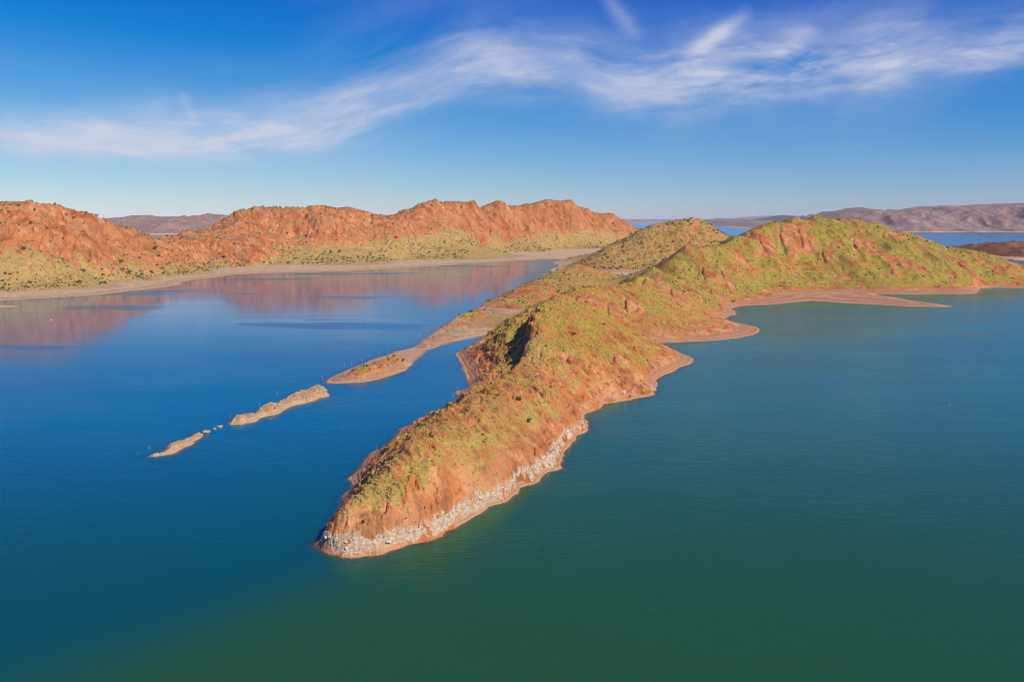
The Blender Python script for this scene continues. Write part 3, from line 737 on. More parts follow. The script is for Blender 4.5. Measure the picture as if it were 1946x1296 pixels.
# islets: outlines in plan
def islet_poly(south, north, zn):
    return refine(np.array([gz(*p)[:2] for p in south] + [gz(p[0], p[1], zn)[:2] for p in north]), 0.05, 3, 8)
isl2 = islet_poly([(435, 803), (457, 807), (497, 793.7), (544, 777), (604, 757.5), (621, 747)], [(617, 733.6), (600, 731), (550, 748), (487, 776), (450, 790)], 1.6)
isl3 = islet_poly([(280, 866.5), (317, 864), (347, 852), (367, 840.5), (385, 828)], [(377, 821.5), (350, 832), (317, 849), (296, 859)], 1.0)
def sdist(P, x, y):
    A, B = P, np.roll(P, -1, 0)
    best = np.full(x.shape, 1e9); ins = np.zeros(x.shape, bool)
    for p, q in zip(A, B):
        dx, dy = q - p; l2 = dx * dx + dy * dy + 1e-9
        u = np.clip(((x - p[0]) * dx + (y - p[1]) * dy) / l2, 0, 1)
        best = np.minimum(best, (x - p[0] - u * dx) ** 2 + (y - p[1] - u * dy) ** 2)
        if p[1] != q[1]:
            c = ((p[1] > y) != (q[1] > y)) & (x < (q[0] - p[0]) * (y - p[1]) / (q[1] - p[1]) + p[0]); ins ^= c
    return np.sqrt(best) * np.where(ins, 1, -1)

# water sheet: one disc, finer near the shores, carrying the local depth
WT = np.concatenate([np.linspace(-1.0, 1.0, 360)])
WY = np.exp(np.linspace(math.log(120.0), math.log(3490.0), 320))
wsd = signed_distance(WY, WT, poly, 60.0)
wxx = WY[:, None] * WT[None]; wyy = np.repeat(WY[:, None], len(WT), 1)
near_i = (wyy < 600) & (wxx < 0)
for P in (isl2, isl3):
    dd = sdist(P, wxx[near_i], wyy[near_i]); wsd[near_i] = np.maximum(wsd[near_i], np.clip(dd, -60, 60))
hh, _, _ = sample_h(wxx.ravel(), np.clip(wyy.ravel(), TY[0], TY[-1]))
hh = hh.reshape(wxx.shape)
slope_ = np.where(hh > -8.5, np.clip(-hh, 0, 9), np.clip(-wsd, 0, 60) * 0.3)
depth = np.where(wsd > 0, 0.0, np.maximum(slope_, np.clip(-wsd, 0, 60) * 0.09))
FARW = 180000.0
ext = [WY[-1], 4500, 7000, 12000, 25000, 60000, FARW]
V = [np.stack([wxx, wyy, np.zeros_like(wxx)], -1).reshape(-1, 3)]
dep = [depth.ravel()]
nR = len(WY)
for Yf in ext[1:]:
    V.append(np.stack([WT * Yf, np.full(len(WT), Yf), np.zeros(len(WT))], -1)); dep.append(np.full(len(WT), 30.0)); nR += 1
V = np.concatenate(V); dep = np.concatenate(dep)
F = grid_faces(nR, len(WT)).reshape(-1, 4)
# remaining surroundings of the disc: sides and behind the viewpoint
nv = len(V); ncw = len(WT)
E = [(-120.0, 120.0), (120.0, 120.0), (-FARW, FARW), (FARW, FARW), (-FARW, -FARW), (FARW, -FARW)]
ex = np.array([(-FARW, -FARW, 0), (FARW, -FARW, 0)]); V = np.concatenate([V, ex]); dep = np.concatenate([dep, [30, 30]])
a0, a1 = 0, ncw - 1; b0, b1 = (nR - 1) * ncw, nR * ncw - 1
F = np.concatenate([F, [[nv, nv + 1, a1, a0], [nv, a0, b0, b0], [nv + 1, b1, a1, a1]]])
me = bpy.data.meshes.new('water')
me.from_pydata([], [], [])
quads = F[:-3].astype(np.int32)
me = mesh_from('water', V, np.concatenate([quads, [[nv, nv + 1, a1, a0]]]), M_WATER, {'depth': dep}, True)
water = put('water', me, label='wide calm lake, blue on the left and green in front', kind='structure')
# the two side wedges share the sheet's rim vertices
wv = [(-FARW, -FARW, 0)] + [tuple(V[r * ncw]) for r in range(nR)]
wf = [(0, i + 1, i + 2) for i in range(nR - 1)]
wv2 = [(FARW, -FARW, 0)] + [tuple(V[r * ncw + ncw - 1]) for r in range(nR)]
wf2 = [(0, i + 2, i + 1) for i in range(nR - 1)]
off = len(wv)
bm = bmesh.new(); bm.from_mesh(me)
dl = bm.verts.layers.float.get('depth')
for vv, ff in ((wv, wf), (wv2, wf2)):
    vs = [bm.verts.new(p) for p in vv]
    for v_ in vs: v_[dl] = 30.0
    for f_ in ff:
        try: bm.faces.new([vs[i] for i in f_])
        except ValueError: pass
bmesh.ops.recalc_face_normals(bm, faces=bm.faces)
for f_ in bm.faces:
    if f_.normal.z < 0: f_.normal_flip()
bm.to_mesh(me); bm.free()

# ------------------------------------------------------------------ islets
def islet(P, hgt, label, seed):
    c = P.mean(0); lo, hi = P.min(0) - 7, P.max(0) + 7
    xs = np.arange(lo[0], hi[0], 0.34); ys = np.arange(lo[1], hi[1], 0.5)
    X, Y = np.meshgrid(xs, ys)
    s = sdist(P, X, Y)
    w = s[s > 0].max()
    t = np.clip(s / w, 0, 1)
    z = hgt * (0.55 * sst(s + 0.7 * fbm(X / 4, Y / 4, 2, seed), 0.2, 2.2) + 0.45 * np.sqrt(t))
    k1, k2 = rot2(X, Y, 38)
    z = z * (1 + 0.35 * fbm(X / 9, Y / 9, 2, seed + 3)) + sst(s, 0, 1.5) * (0.45 * ridged(k1 / 2.2, k2 / 5, 2, seed + 5) + 0.4 * fbm(X / 2, Y / 2, 3, seed + 8) - 0.2)
    ci, ce = worley(k1 / 2.6 + 0.4 * fbm(X / 3, Y / 3, 2, seed + 30), k2 / 4.5, seed)
    z = z + sst(s, 0.2, 1.6) * hgt / 3.0 * (0.9 * (ci - 0.5) - 0.6 * (1 - sst(ce, 0.02, 0.2)))
    z = np.where(s > 0, np.maximum(z, 0.06), s * 0.35)
    at_ = {'veg': 0.30 * sst(fbm(X / 5, Y / 5, 3, seed + 11), 0.0, 0.4) * sst(z, 1.2, 2.2), 'straw': X * 0 + 0.8, 'white': 0.34 + 0.35 * fbm(X / 5, Y / 5, 3, seed + 14) + 0 * X,
           'beach': 0.62 + 0.3 * (1 - sst(z, 0.4, 0.9)) + 0.25 * fbm(X / 4, Y / 4, 3, seed + 21), 'tone': X * 0 + 0.75 + 0.2 * fbm(X / 6, Y / 6, 2, seed + 17)}
    F = grid_faces(len(ys), len(xs))
    zz = np.maximum.reduce([z[:-1, :-1], z[1:, :-1], z[:-1, 1:], z[1:, 1:]])
    F = F[zz > -1.9]
    V = np.stack([X - c[0], Y - c[1], z], -1).reshape(-1, 3)
    idx, inv = np.unique(F.ravel(), return_inverse=True)
    me = mesh_from('rocky_islet', V[idx], inv.reshape(-1, 4), M_LAND, {k: np.broadcast_to(a, X.shape).ravel()[idx] for k, a in at_.items()})
    return put('rocky_islet', me, loc=(c[0], c[1], 0), label=label, cat='islet', group='rocky islets in line beyond the spit')
islet(isl2, 2.5, 'long low tan rock islet, the larger one, next to the spit', 200)
islet(isl3, 1.6, 'small jagged pale rock islet, outermost and farthest left in the water', 230)

# ------------------------------------------------------------------ far ranges
def far_material(name, rockA, rockB, grass, sand):
    m, n = new_mat(name)
    out = n.add('ShaderNodeOutputMaterial'); b = n.add('ShaderNodeBsdfPrincipled')
    b.inputs['Roughness'].default_value = 1.0; b.inputs['Specular IOR Level'].default_value = 0.05
    geo = n.add('ShaderNodeNewGeometry'); pos = geo.outputs['Position']
    n1 = n.noise(pos, 0.012, 6, 0.65); n2 = n.noise(pos, 0.05, 5, 0.65)
    sx = n.add('ShaderNodeSeparateXYZ'); n.l.new(geo.outputs['Normal'], sx.inputs[0])
    sp = n.add('ShaderNodeSeparateXYZ'); n.l.new(pos, sp.inputs[0])
    rock = n.mix(n.ramp(n2, 0.35, 0.65), rockA, rockB)
    f = n.ramp(n.math('ADD', sx.outputs[2], n.math('MULTIPLY', n.math('SUBTRACT', n1, 0.5), 0.5)), 0.80, 0.93)
    c = n.mix(f, rock, n.mix(n.ramp(n2, 0.4, 0.62), grass, tuple(v * 0.55 for v in grass)))
    c = n.mix(n.ramp(n.math('ADD', sp.outputs[2], n.math('MULTIPLY', n1, 4.0)), 6.0, 9.0, 1.0, 0.0), c, sand)
    n.l.new(c, b.inputs['Base Color']); n.l.new(b.outputs[0], out.inputs[0])
    return m
M_FAR = far_material('haze_tinted_left_range', (0.27, 0.10, 0.09), (0.38, 0.18, 0.15), (0.27, 0.17, 0.13), (0.50, 0.27, 0.18))  # mauve haze of distance mixed into the rock and grass colours
M_FARR = far_material('haze_tinted_far_land', (0.28, 0.14, 0.13), (0.40, 0.23, 0.20), (0.31, 0.21, 0.165), (0.52, 0.29, 0.20))  # far land: aerial haze painted as a mauve cast in the base colours
M_NEARR = far_material('brown_red_hill', (0.22, 0.075, 0.045), (0.34, 0.125, 0.07), (0.25, 0.115, 0.055), (0.52, 0.30, 0.18))
def far_range(name, label, pts, Yc, base_py, back, nx, ny, lam, amp, mat, seed, ridge_shift=0.0):
    P = [at(p[0], p[1], Yc) for p in pts]
    cx = np.array([p[0] for p in P]); czz = np.array([p[2] for p in P])
    Yb = gz(973, base_py)[1]
    X1 = np.linspace(cx[0], cx[-1], nx)
    ys = np.concatenate([np.linspace(Yb - 0.02 * Yb, Yc, int(ny * .75)), np.linspace(Yc, Yc + back, ny - int(ny * .75) + 1)[1:]])
    X, Y = np.meshgrid(X1, ys)
    cz = np.interp(X, cx, czz)
    bw = (Yc - Yb) * 0.18 * fbm(X / lam, Y / lam * 0.2, 3, seed + 1)
    u = (Y - Yb - bw) / (Yc - Yb)
    pr = np.where(u < 1, np.clip(u, 0, 1) ** 0.85, np.clip(1 - (Y - Yc) / back, 0, 1) ** 0.8)
    pr = np.where(u < 1, pr, np.minimum(pr, 1))
    q1, q2 = rot2(X, Y, 18)
    sp = ridged(q1 / lam, q2 / (lam * 1.6), 4, seed)
    prm = 4 * np.clip(pr, 0, 1) * (1 - np.clip(pr, 0, 1))
    z = cz * pr + amp * cz * prm * (sp - 0.75) * 0.5 + 0.05 * cz * (0.25 * pr + prm) * fbm(X / (lam * .3), Y / (lam * .3), 3, seed + 5)
    z = np.where(u > 0, np.maximum(z, 4 * sst(u, 0, 0.08) ), -3)
    edge = sst(X, cx[0], cx[0] + 0.03 * (cx[-1] - cx[0])) * (1 - sst(X, cx[-1] - 0.03 * (cx[-1] - cx[0]), cx[-1]))
    z = np.where(z > 0, z * (0.15 + 0.85 * edge), z)
    V = np.stack([X, Y, z], -1).reshape(-1, 3)
    o = mesh_from(name, V, grid_faces(len(ys), nx).reshape(-1, 4), mat)
    return put(name, o, label=label, kind='structure')
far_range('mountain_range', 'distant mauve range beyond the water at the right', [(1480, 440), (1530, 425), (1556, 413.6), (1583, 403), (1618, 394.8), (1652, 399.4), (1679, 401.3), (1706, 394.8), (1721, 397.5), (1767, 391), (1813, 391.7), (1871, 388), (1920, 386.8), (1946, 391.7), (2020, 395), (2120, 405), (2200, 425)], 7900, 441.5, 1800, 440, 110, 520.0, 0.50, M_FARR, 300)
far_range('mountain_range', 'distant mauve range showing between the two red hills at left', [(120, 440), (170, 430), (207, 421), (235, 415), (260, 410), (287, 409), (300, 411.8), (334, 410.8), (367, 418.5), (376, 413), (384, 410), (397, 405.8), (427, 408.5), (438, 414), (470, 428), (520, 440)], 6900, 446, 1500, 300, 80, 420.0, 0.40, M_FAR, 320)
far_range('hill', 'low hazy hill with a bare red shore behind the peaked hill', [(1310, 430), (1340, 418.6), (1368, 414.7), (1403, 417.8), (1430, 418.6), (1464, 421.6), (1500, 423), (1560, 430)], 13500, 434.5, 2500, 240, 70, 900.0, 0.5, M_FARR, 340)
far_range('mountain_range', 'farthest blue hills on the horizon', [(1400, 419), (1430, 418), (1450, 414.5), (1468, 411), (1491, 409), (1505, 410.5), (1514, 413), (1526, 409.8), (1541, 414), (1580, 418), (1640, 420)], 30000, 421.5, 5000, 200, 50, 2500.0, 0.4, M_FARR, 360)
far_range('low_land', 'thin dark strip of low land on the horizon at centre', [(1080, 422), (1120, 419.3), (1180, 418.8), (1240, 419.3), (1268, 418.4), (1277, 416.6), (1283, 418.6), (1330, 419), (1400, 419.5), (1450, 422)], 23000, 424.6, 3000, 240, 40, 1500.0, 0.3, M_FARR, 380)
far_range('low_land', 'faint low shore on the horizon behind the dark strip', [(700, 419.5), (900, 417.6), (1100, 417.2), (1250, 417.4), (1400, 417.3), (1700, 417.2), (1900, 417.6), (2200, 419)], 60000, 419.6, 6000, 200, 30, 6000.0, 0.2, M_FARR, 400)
far_range('hill', 'low dark red brown hill at the right edge across the water', [(1845, 492), (1867, 480), (1890, 468.4), (1910, 462), (1928, 458.8), (1946, 458), (1980, 457), (2040, 462), (2110, 475), (2150, 490)], 2200, 494.5, 350, 240, 80, 90.0, 0.5, M_NEARR, 420)

# ------------------------------------------------------------------ vegetation
def leaf_material(name, dark, mid, light):
    m, n = new_mat(name)
    out = n.add('ShaderNodeOutputMaterial'); b = n.add('ShaderNodeBsdfPrincipled')
    b.inputs['Roughness'].default_value = 0.8; b.inputs['Specular IOR Level'].default_value = 0.2
    oi = n.add('ShaderNodeObjectInfo')
    t = n.math('ADD', n.attr('tint'), n.math('MULTIPLY', oi.outputs['Random'], 0.35), clamp=True)
    c = n.mix(n.ramp(t, 0.0, 0.5, smooth=False), dark, mid)
    c = n.mix(n.ramp(t, 0.5, 1.0, smooth=False), c, light)
    n.l.new(c, b.inputs['Base Color'])
    n.l.new(b.outputs[0], out.inputs[0])
    return m
M_SHRUB = leaf_material('shrub_leaves', (0.035, 0.055, 0.014), (0.075, 0.095, 0.025), (0.14, 0.15, 0.04))
M_SPIN = leaf_material('spinifex_blades', (0.16, 0.118, 0.022), (0.34, 0.25, 0.030), (0.46, 0.33, 0.055))
def wood_material(name, a, b_):
    m, n = new_mat(name)
    out = n.add('ShaderNodeOutputMaterial'); b = n.add('ShaderNodeBsdfPrincipled'); b.inputs['Roughness'].default_value = 0.9
    geo = n.add('ShaderNodeNewGeometry')
    n.l.new(n.mix(n.ramp(n.noise(n.mapping(geo.outputs['Position'], (1, 1, .2)), 6.0, 4), 0.35, 0.65), a, b_), b.inputs['Base Color'])
    n.l.new(b.outputs[0], out.inputs[0]); return m
M_WOOD = wood_material('dead_wood', (0.22, 0.17, 0.13), (0.40, 0.34, 0.28))
M_BARK = wood_material('bark', (0.12, 0.08, 0.05), (0.22, 0.16, 0.11))
def rock_material(name, a, b_, c_):
    m, n = new_mat(name)
    out = n.add('ShaderNodeOutputMaterial'); b = n.add('ShaderNodeBsdfPrincipled'); b.inputs['Roughness'].default_value = 0.95
    b.inputs['Specular IOR Level'].default_value = 0.1
    geo = n.add('ShaderNodeNewGeometry'); oi = n.add('ShaderNodeObjectInfo')
    nz = n.noise(geo.outputs['Position'], 1.4, 5, 0.65)
    c = n.mix(n.ramp(n.math('ADD', nz, n.math('MULTIPLY', n.math('SUBTRACT', oi.outputs['Random'], 0.5), 0.3)), 0.32, 0.6), a, b_)
    c = n.mix(n.ramp(nz, 0.58, 0.75), c, c_)
    n.l.new(c, b.inputs['Base Color'])
    bp = n.add('ShaderNodeBump'); bp.inputs['Strength'].default_value = 0.7; bp.inputs['Distance'].default_value = 0.2
    n.l.new(nz, bp.inputs['Height']); n.l.new(bp.outputs[0], b.inputs['Normal'])
    n.l.new(b.outputs[0], out.inputs[0]); return m
M_WROCK = rock_material('bleached_stone', (0.34, 0.22, 0.135), (0.58, 0.46, 0.34), (0.26, 0.16, 0.10))
M_RROCK = rock_material('red_stone', (0.36, 0.13, 0.06), (0.52, 0.22, 0.11), (0.25, 0.10, 0.055))

ICO_V = []; bm = bmesh.new(); bmesh.ops.create_icosphere(bm, subdivisions=1, radius=1.0)
ICO_V = np.array([v.co[:] for v in bm.verts], np.float32); ICO_F = np.array([[v.index for v in f.verts] for f in bm.faces], np.int32); bm.free()

def scatter(dens, n, rg):
    """random plan positions on the land sheet, dens = wished weight per m2 on the vertex grid"""
    area = (np.gradient(TY)[:, None] * TY[:, None] * (TT[1] - TT[0])).astype(np.float32)
    w = (dens * area).ravel().astype(np.float64); cs = np.cumsum(w)
    k = np.searchsorted(cs, rg.random(n) * cs[-1])
    r, c = k // NC, k % NC
    yy = TY[r] + (rg.random(n) - 0.5) * np.gradient(TY)[r]
    xx = yy * (TT[c] + (rg.random(n) - 0.5) * (TT[1] - TT[0]))
    zz, _, _ = sample_h(xx, yy)
    return np.stack([xx, yy, zz], 1), (r, c)
on_land = (GZ > 2.2)
def blob_cloud(name, P, size, mat, rg, base_v, base_f, squash=0.8, tint=None, jitter=0.35, sink=0.25):
    n = len(P); k = len(base_v)
    a = rg.random(n) * 6.283
    v = base_v[None] * (1 + jitter * rg.normal(0, 1, (n, k, 1)))
    ca, sa = np.cos(a)[:, None], np.sin(a)[:, None]
    sx_ = (size * (0.8 + 0.4 * rg.random(n)))[:, None]; sy_ = (size * (0.8 + 0.4 * rg.random(n)))[:, None]; sz_ = (size * squash * (0.8 + 0.5 * rg.random(n)))[:, None]
    X = v[:, :, 0] * sx_; Yv = v[:, :, 1] * sy_; Z = v[:, :, 2] * sz_
    W_ = np.stack([X * ca - Yv * sa + P[:, None, 0], X * sa + Yv * ca + P[:, None, 1], Z + P[:, None, 2] + (sz_ * (1 - sink * 2))], -1)
    F = (base_f[None] + (np.arange(n) * k)[:, None, None]).reshape(-1, base_f.shape[1])
    t = np.repeat(rg.random(n) if tint is None else tint, k)
    t = np.clip(t + rg.normal(0, 0.12, n * k), 0, 1)
    return mesh_from(name, W_.reshape(-1, 3), F, mat, {'tint': t}, False)

# shrubs: wished density by place
A = ATT
rz = REG
nzb = np.zeros(GX.shape, np.float32); nzb[use] = nb
hgt = GZ
low3 = np.exp(-((hgt - 8) / 9.0) ** 2)
den = np.zeros(GX.shape, np.float32)
den += (rz == 3) * (hgt > 3.4) * (0.45 * (1 - sst(SL, 0.6, 1.0)) * (0.4 + 1.2 * sst(nzb, -0.1, 0.5)) + 1.0 * low3 * (0.3 + sst(nzb, -0.2, 0.4)) + 0.08)
den += (rz == 2) * (hgt > 3.6) * 0.85
den += (rz == 1) * (hgt > 5) * (1 - 0.8 * sst(OC, 0.2, 0.7)) * (0.9 + 1.6 * sst(nzb, 0.0, 0.5))
den += (rz == 4) * (hgt > 2.6) * 0.8 * sst(nzb + 0.25, 0, 0.4)
den += (rz == 0) * (hgt > 5) * 0.10 * sst(nzb, -0.1, 0.4)
den += (rz == 0) * (hgt > 3) * (hgt < 26) * (hgt > 8) * (LEFT > 6) * (GY > 470) * (GY < 720) * 0.5
den *= (SL < 1.3)
rs = np.random.default_rng(5)
SP, (sr, scn) = scatter(den, 23000, rs)
sreg = REG[sr, scn]
ssize = np.where(sreg == 3, 1.5, np.where(sreg == 2, 1.4, np.where(sreg == 1, 0.68, np.where(sreg == 4, 1.1, 0.75)))) * 0.78 * np.exp(rs.normal(0, 0.42, len(SP)))
# trees along the skyline of the red hills
sk = []
for (p, q) in zip(crest3[:-1], crest3[1:]):
    a, b = np.array(at(*p)), np.array(at(*q)); m_ = int(np.linalg.norm(b - a) / 11)
    for k in range(m_):
        t = rs.random(); c = a + (b - a) * t; sk.append((c[0] + rs.normal(0, 8), c[1] + rs.normal(0, 12)))
sk = np.array(sk); skz, _, _ = sample_h(sk[:, 0], sk[:, 1])
SKP = np.column_stack([sk, skz]); sksz = 1.3 * np.exp(rs.normal(0, 0.3, len(sk)))
SP = np.concatenate([SP, SKP]); ssize = np.concatenate([ssize, sksz]); sreg = np.concatenate([sreg, np.full(len(sk), 3)])
proj = ssize / SP[:, 1]
inview = np.abs(SP[:, 0] / SP[:, 1]) < 0.64
order = np.argsort(-(proj * inview))
top, rest = order[:240], order[240:]
put('shrubland', blob_cloud('shrubland', SP[rest], ssize[rest], M_SHRUB, rs, ICO_V[:], ICO_F[:], 0.85) if False else
    blob_cloud('shrubland', SP[rest], ssize[rest], M_SHRUB, rs, np.array([(math.cos(a) * math.cos(e), math.sin(a) * math.cos(e), math.sin(e)) for e in (-0.5, 0.55) for a in (np.arange(5) * 1.2566 + (0 if e < 0 else .63))] + [(0, 0, 1.0)], np.float32),
               np.array([(i, (i + 1) % 5, 5 + i) for i in range(5)] + [((i + 1) % 5, 5 + (i + 1) % 5, 5 + i) for i in range(5)] + [(5 + i, 5 + (i + 1) % 5, 10) for i in range(5)], np.int32), 0.85, None, 0.22),
    label='scattered small dark green shrubs over the far slopes', cat='shrubs', kind='stuff')

# individual shrubs: leafy crowns over a short forked stem
def tube(bm, pts, r0, r1, sides=5):
    rings = []
    n = len(pts)
    for i, p in enumerate(pts):
        p = Vector(p)
        dirv = (Vector(pts[min(i + 1, n - 1)]) - Vector(pts[max(i - 1, 0)])).normalized()
        u = dirv.orthogonal().normalized(); v = dirv.cross(u)
        r = r0 + (r1 - r0) * i / (n - 1)
        rings.append([bm.verts.new(p + (u * math.cos(k * 6.2832 / sides) + v * math.sin(k * 6.2832 / sides)) * r) for k in range(sides)])
    for a, b in zip(rings[:-1], rings[1:]):
        for k in range(sides): bm.faces.new((a[k], a[(k + 1) % sides], b[(k + 1) % sides], b[k]))
    bm.faces.new(rings[-1])
def crown_mesh(name, seed, n=110, lobes=5, mat=None, flat=0.75):
    r = np.random.default_rng(seed)
    cen = r.normal(0, 0.42, (lobes, 3)) * (1, 1, 0.5) + (0, 0, 0.95)
    V, F, T = [], [], []
    for i in range(n):
        c = cen[r.integers(lobes)]
        d_ = r.normal(0, 1, 3); d_ /= np.linalg.norm(d_)
        p = c + d_ * (0.55 * r.random() ** 0.4) * (1, 1, flat)
        p[2] = max(p[2], 0.12)
        u = r.normal(0, 1, 3); u /= np.linalg.norm(u); v = np.cross(u, d_); v /= (np.linalg.norm(v) + 1e-6)
        s_ = 0.13 + 0.12 * r.random(); b = len(V)
        V += [p - u * s_, p + v * s_ * 0.8, p + u * s_, p - v * s_ * 0.8]; F.append((b, b + 1, b + 2, b + 3))
        T += [np.clip(0.15 + 0.6 * r.random(), 0, 1)] * 4
    return mesh_from(name, V, F, mat or M_SHRUB, {'tint': T}, False)
def stem_mesh(name, seed):
    r = random.Random(seed); bm = bmesh.new()
    for k in range(3):
        a = k * 2.1 + r.random(); q = 0.35 + 0.2 * r.random()
        tube(bm, [(0, 0, -0.25), (0.12 * math.cos(a), 0.12 * math.sin(a), 0.35), (q * math.cos(a), q * math.sin(a), 0.9)], 0.07, 0.03)
    me = bpy.data.meshes.new(name); bm.to_mesh(me); bm.free(); me.materials.append(M_BARK); return me
crowns = [crown_mesh('crown', 500 + i) for i in range(6)]
stems = [stem_mesh('trunk', 520 + i) for i in range(3)]
lab_shrub = {0: 'small dark green shrub dotted among the spinifex of the headland', 1: 'small dark green shrub dotted over the broad grassy hill',
             2: 'small shrub on the peaked hill behind the mudflat', 3: 'small dark shrub dotted over the straw slopes and crests of the red hills', 4: 'small grey green shrub along the low rocky spit', 5: 'small shrub at the edge of the mudflat'}
def shrub(P, size, label, group=None, ci=0, ang=0.0, name='shrub', zs=1.0, trunk=True):
    if trunk:
        e = put(name, None, loc=tuple(P), label=label, cat='shrub' if name == 'shrub' else 'tree', group=group)
        e.rotation_euler = (0, 0, ang); e.scale = (size, size, size * zs)
        put('crown', crowns[ci % 6], parent=e); put('trunk', stems[ci % 3], parent=e)
    else:
        e = put(name, crowns[ci % 6], loc=tuple(P), label=label, cat='shrub', group=group)
        e.rotation_euler = (0, 0, ang); e.scale = (size, size, size * zs)
    return e
def shrub_label(i):
    r, (x_, y_, z_) = int(sreg[i]), SP[i]
    if r == 3:
        zone = 'at the grassy foot of' if z_ < 14 else ('on the straw slope of' if z_ < 68 else 'on the rocky upper part of')
        return 'small dark shrub ' + zone + (' the red hill at the left edge' if x_ < -330 and y_ < 1560 else ' the long red range across the bay')
    if r == 2: return 'small shrub ' + ('high on' if z_ > 55 else 'on the lower slope of') + ' the peaked hill behind the mudflat'
    if r == 1: return 'small dark green shrub on the ' + ('near left shoulder' if x_ < 330 else 'broad face') + ' of the grassy hill'
    if r == 0: return 'small dark green shrub ' + ('on the near slope of the headland below the knob' if y_ < 430 else ('on the shaded left side of the knob' if LEFT[sr[i], scn[i]] > 3 else 'among the spinifex on and behind the knob'))
    return lab_shrub[r]
for k, i in enumerate(top):
    shrub(SP[i] - (0, 0, 0.1), ssize[i] * 0.95, shrub_label(i), 'shrubs on the ' + ('headland', 'grassy hill', 'peaked hill', 'red hills', 'spit', 'mudflat')[int(sreg[i])], k, rs.random() * 6.28, trunk=False)

def ground_hit(px, py):
    """where the line of sight through a survey pixel meets the land"""
    a, b, c = ray(px, py)
    Ys = np.arange(230, 3400, 0.5); X_ = Ys * a / b; Z_ = CAM_H + Ys * c / b
    hz, _, _ = sample_h(X_, Ys); hz = np.maximum(hz, 0)
    i = int(np.argmax(Z_ <= hz + 0.05))
    return (float(X_[i]), float(Ys[i]), float(hz[i]))
for k, (px, py, sz, lab) in enumerate([
        (1006, 803, 1.55, 'lone round dark green bush low on the near slope of the headland'),
        (985, 762, 1.3, 'dark green bush beside the orange gully above the lone round bush'),
        (976, 668, 1.9, 'leafy green tree in the shadow under the knob, left of the crest'),
        (984, 690, 1.2, 'small bush at the lower end of the shadowed cliff on the knob'),
        (1148, 618, 1.1, 'small green bush in the gully behind the grassy knob'),
        (1092, 637, 1.1, 'pair of merged green bushes on the grassy top of the knob'),
        (1393, 575, 2.2, 'green bushy tree beside a dead trunk at the foot of the grassy hill')]):
    P = ground_hit(px, py)
    shrub((P[0], P[1], P[2] - 0.1), sz, lab, None, k + 2, k * 1.3, zs=1.0)

# spinifex tussocks: spiky domes
ths = []
TB_V = np.array([(math.cos(a) * r_, math.sin(a) * r_, z_) for r_, z_, o in ((1.0, 0.0, 0), (0.75, 0.62, 0.5)) for a in (np.arange(5) + o) * 1.25664] + [(0, 0, 0.72)], np.float32)
TB_F = np.array([(i, (i + 1) % 5, 5 + i) for i in range(5)] + [((i + 1) % 5, 5 + (i + 1) % 5, 5 + i) for i in range(5)] + [(5 + i, 5 + (i + 1) % 5, 10) for i in range(5)], np.int32)
dsp = ((rz == 0) | (rz == 4)) * (hgt > 3.5) * sst(A['veg'], 0.03, 0.60) * (SL < 1.4) * (GY < 900)
rt_ = np.random.default_rng(9)
TP, (tr_, tcn) = scatter(dsp.astype(np.float32) * np.clip(420.0 / GY, 0.3, 1.5) ** 2, 30000, rt_)
tsz = 0.33 * np.exp(rt_.normal(0, 0.3, len(TP))) * np.clip(TP[:, 1] / 420, 0.8, 1.7)
put('spinifex_grass', blob_cloud('spinifex_grass', TP, tsz, M_SPIN, rt_, TB_V, TB_F, 0.7, None, 0.2, 0.55), label='yellow green spinifex tussocks covering the headland slopes', cat='grass', kind='stuff')

# ------------------------------------------------------------------ stones
def stone_mesh(name, seed, mat, sub=1):
    bm = bmesh.new(); bmesh.ops.create_icosphere(bm, subdivisions=sub, radius=1.0)
    r = random.Random(seed)
    for v in bm.verts:
        c = v.co
        m = max(abs(c.x), abs(c.y), abs(c.z))
        c *= (0.62 / m + 0.38) * (1 + r.uniform(-0.22, 0.22))
        c.z *= 0.75
    me = bpy.data.meshes.new(name); bm.to_mesh(me); bm.free(); me.materials.append(mat); return me
wst = [stone_mesh('boulder', 600 + i, M_WROCK) for i in range(8)]
rst = [stone_mesh('boulder', 620 + i, M_RROCK) for i in range(8)]
rb = np.random.default_rng(21)
dw = (rz == 0) * sst(WHT, 0.35, 0.7) * (hgt > 0.4) * np.clip(300.0 / GY, 0, 1.3) ** 2
BP, _ = scatter(dw.astype(np.float32), 110, rb)
for p in BP:
    o = put('boulder', wst[int(rb.integers(8))], parent=land_objs[0], loc=(p[0], p[1], p[2] - 0.05))
    k = 0.42 * math.exp(rb.normal(0, 0.4)) * (p[1] / 280)
    o.scale = (k * rb.uniform(.8, 1.5), k * rb.uniform(.8, 1.3), k * rb.uniform(.7, 1.2)); o.rotation_euler = (rb.uniform(-.4, .4), rb.uniform(-.4, .4), rb.uniform(0, 6.3))
dr = (rz == 0) * (LEFT > -1) * (hgt > 3.0) * (1 - WHT) * sst(SL, 0.5, 1.0) * np.clip(400.0 / GY, 0, 1.3) ** 2
BP, _ = scatter(dr.astype(np.float32), 110, rb)
for p in BP:
    o = put('boulder', rst[int(rb.integers(8))], parent=land_objs[0], loc=(p[0], p[1], p[2] + 0.1))
    k = 0.6 * math.exp(rb.normal(0, 0.4)) * (p[1] / 350)
    o.scale = (k * rb.uniform(.8, 1.5), k * rb.uniform(.8, 1.3), k * rb.uniform(.8, 1.5)); o.rotation_euler = (rb.uniform(-.4, .4), rb.uniform(-.4, .4), rb.uniform(0, 6.3))
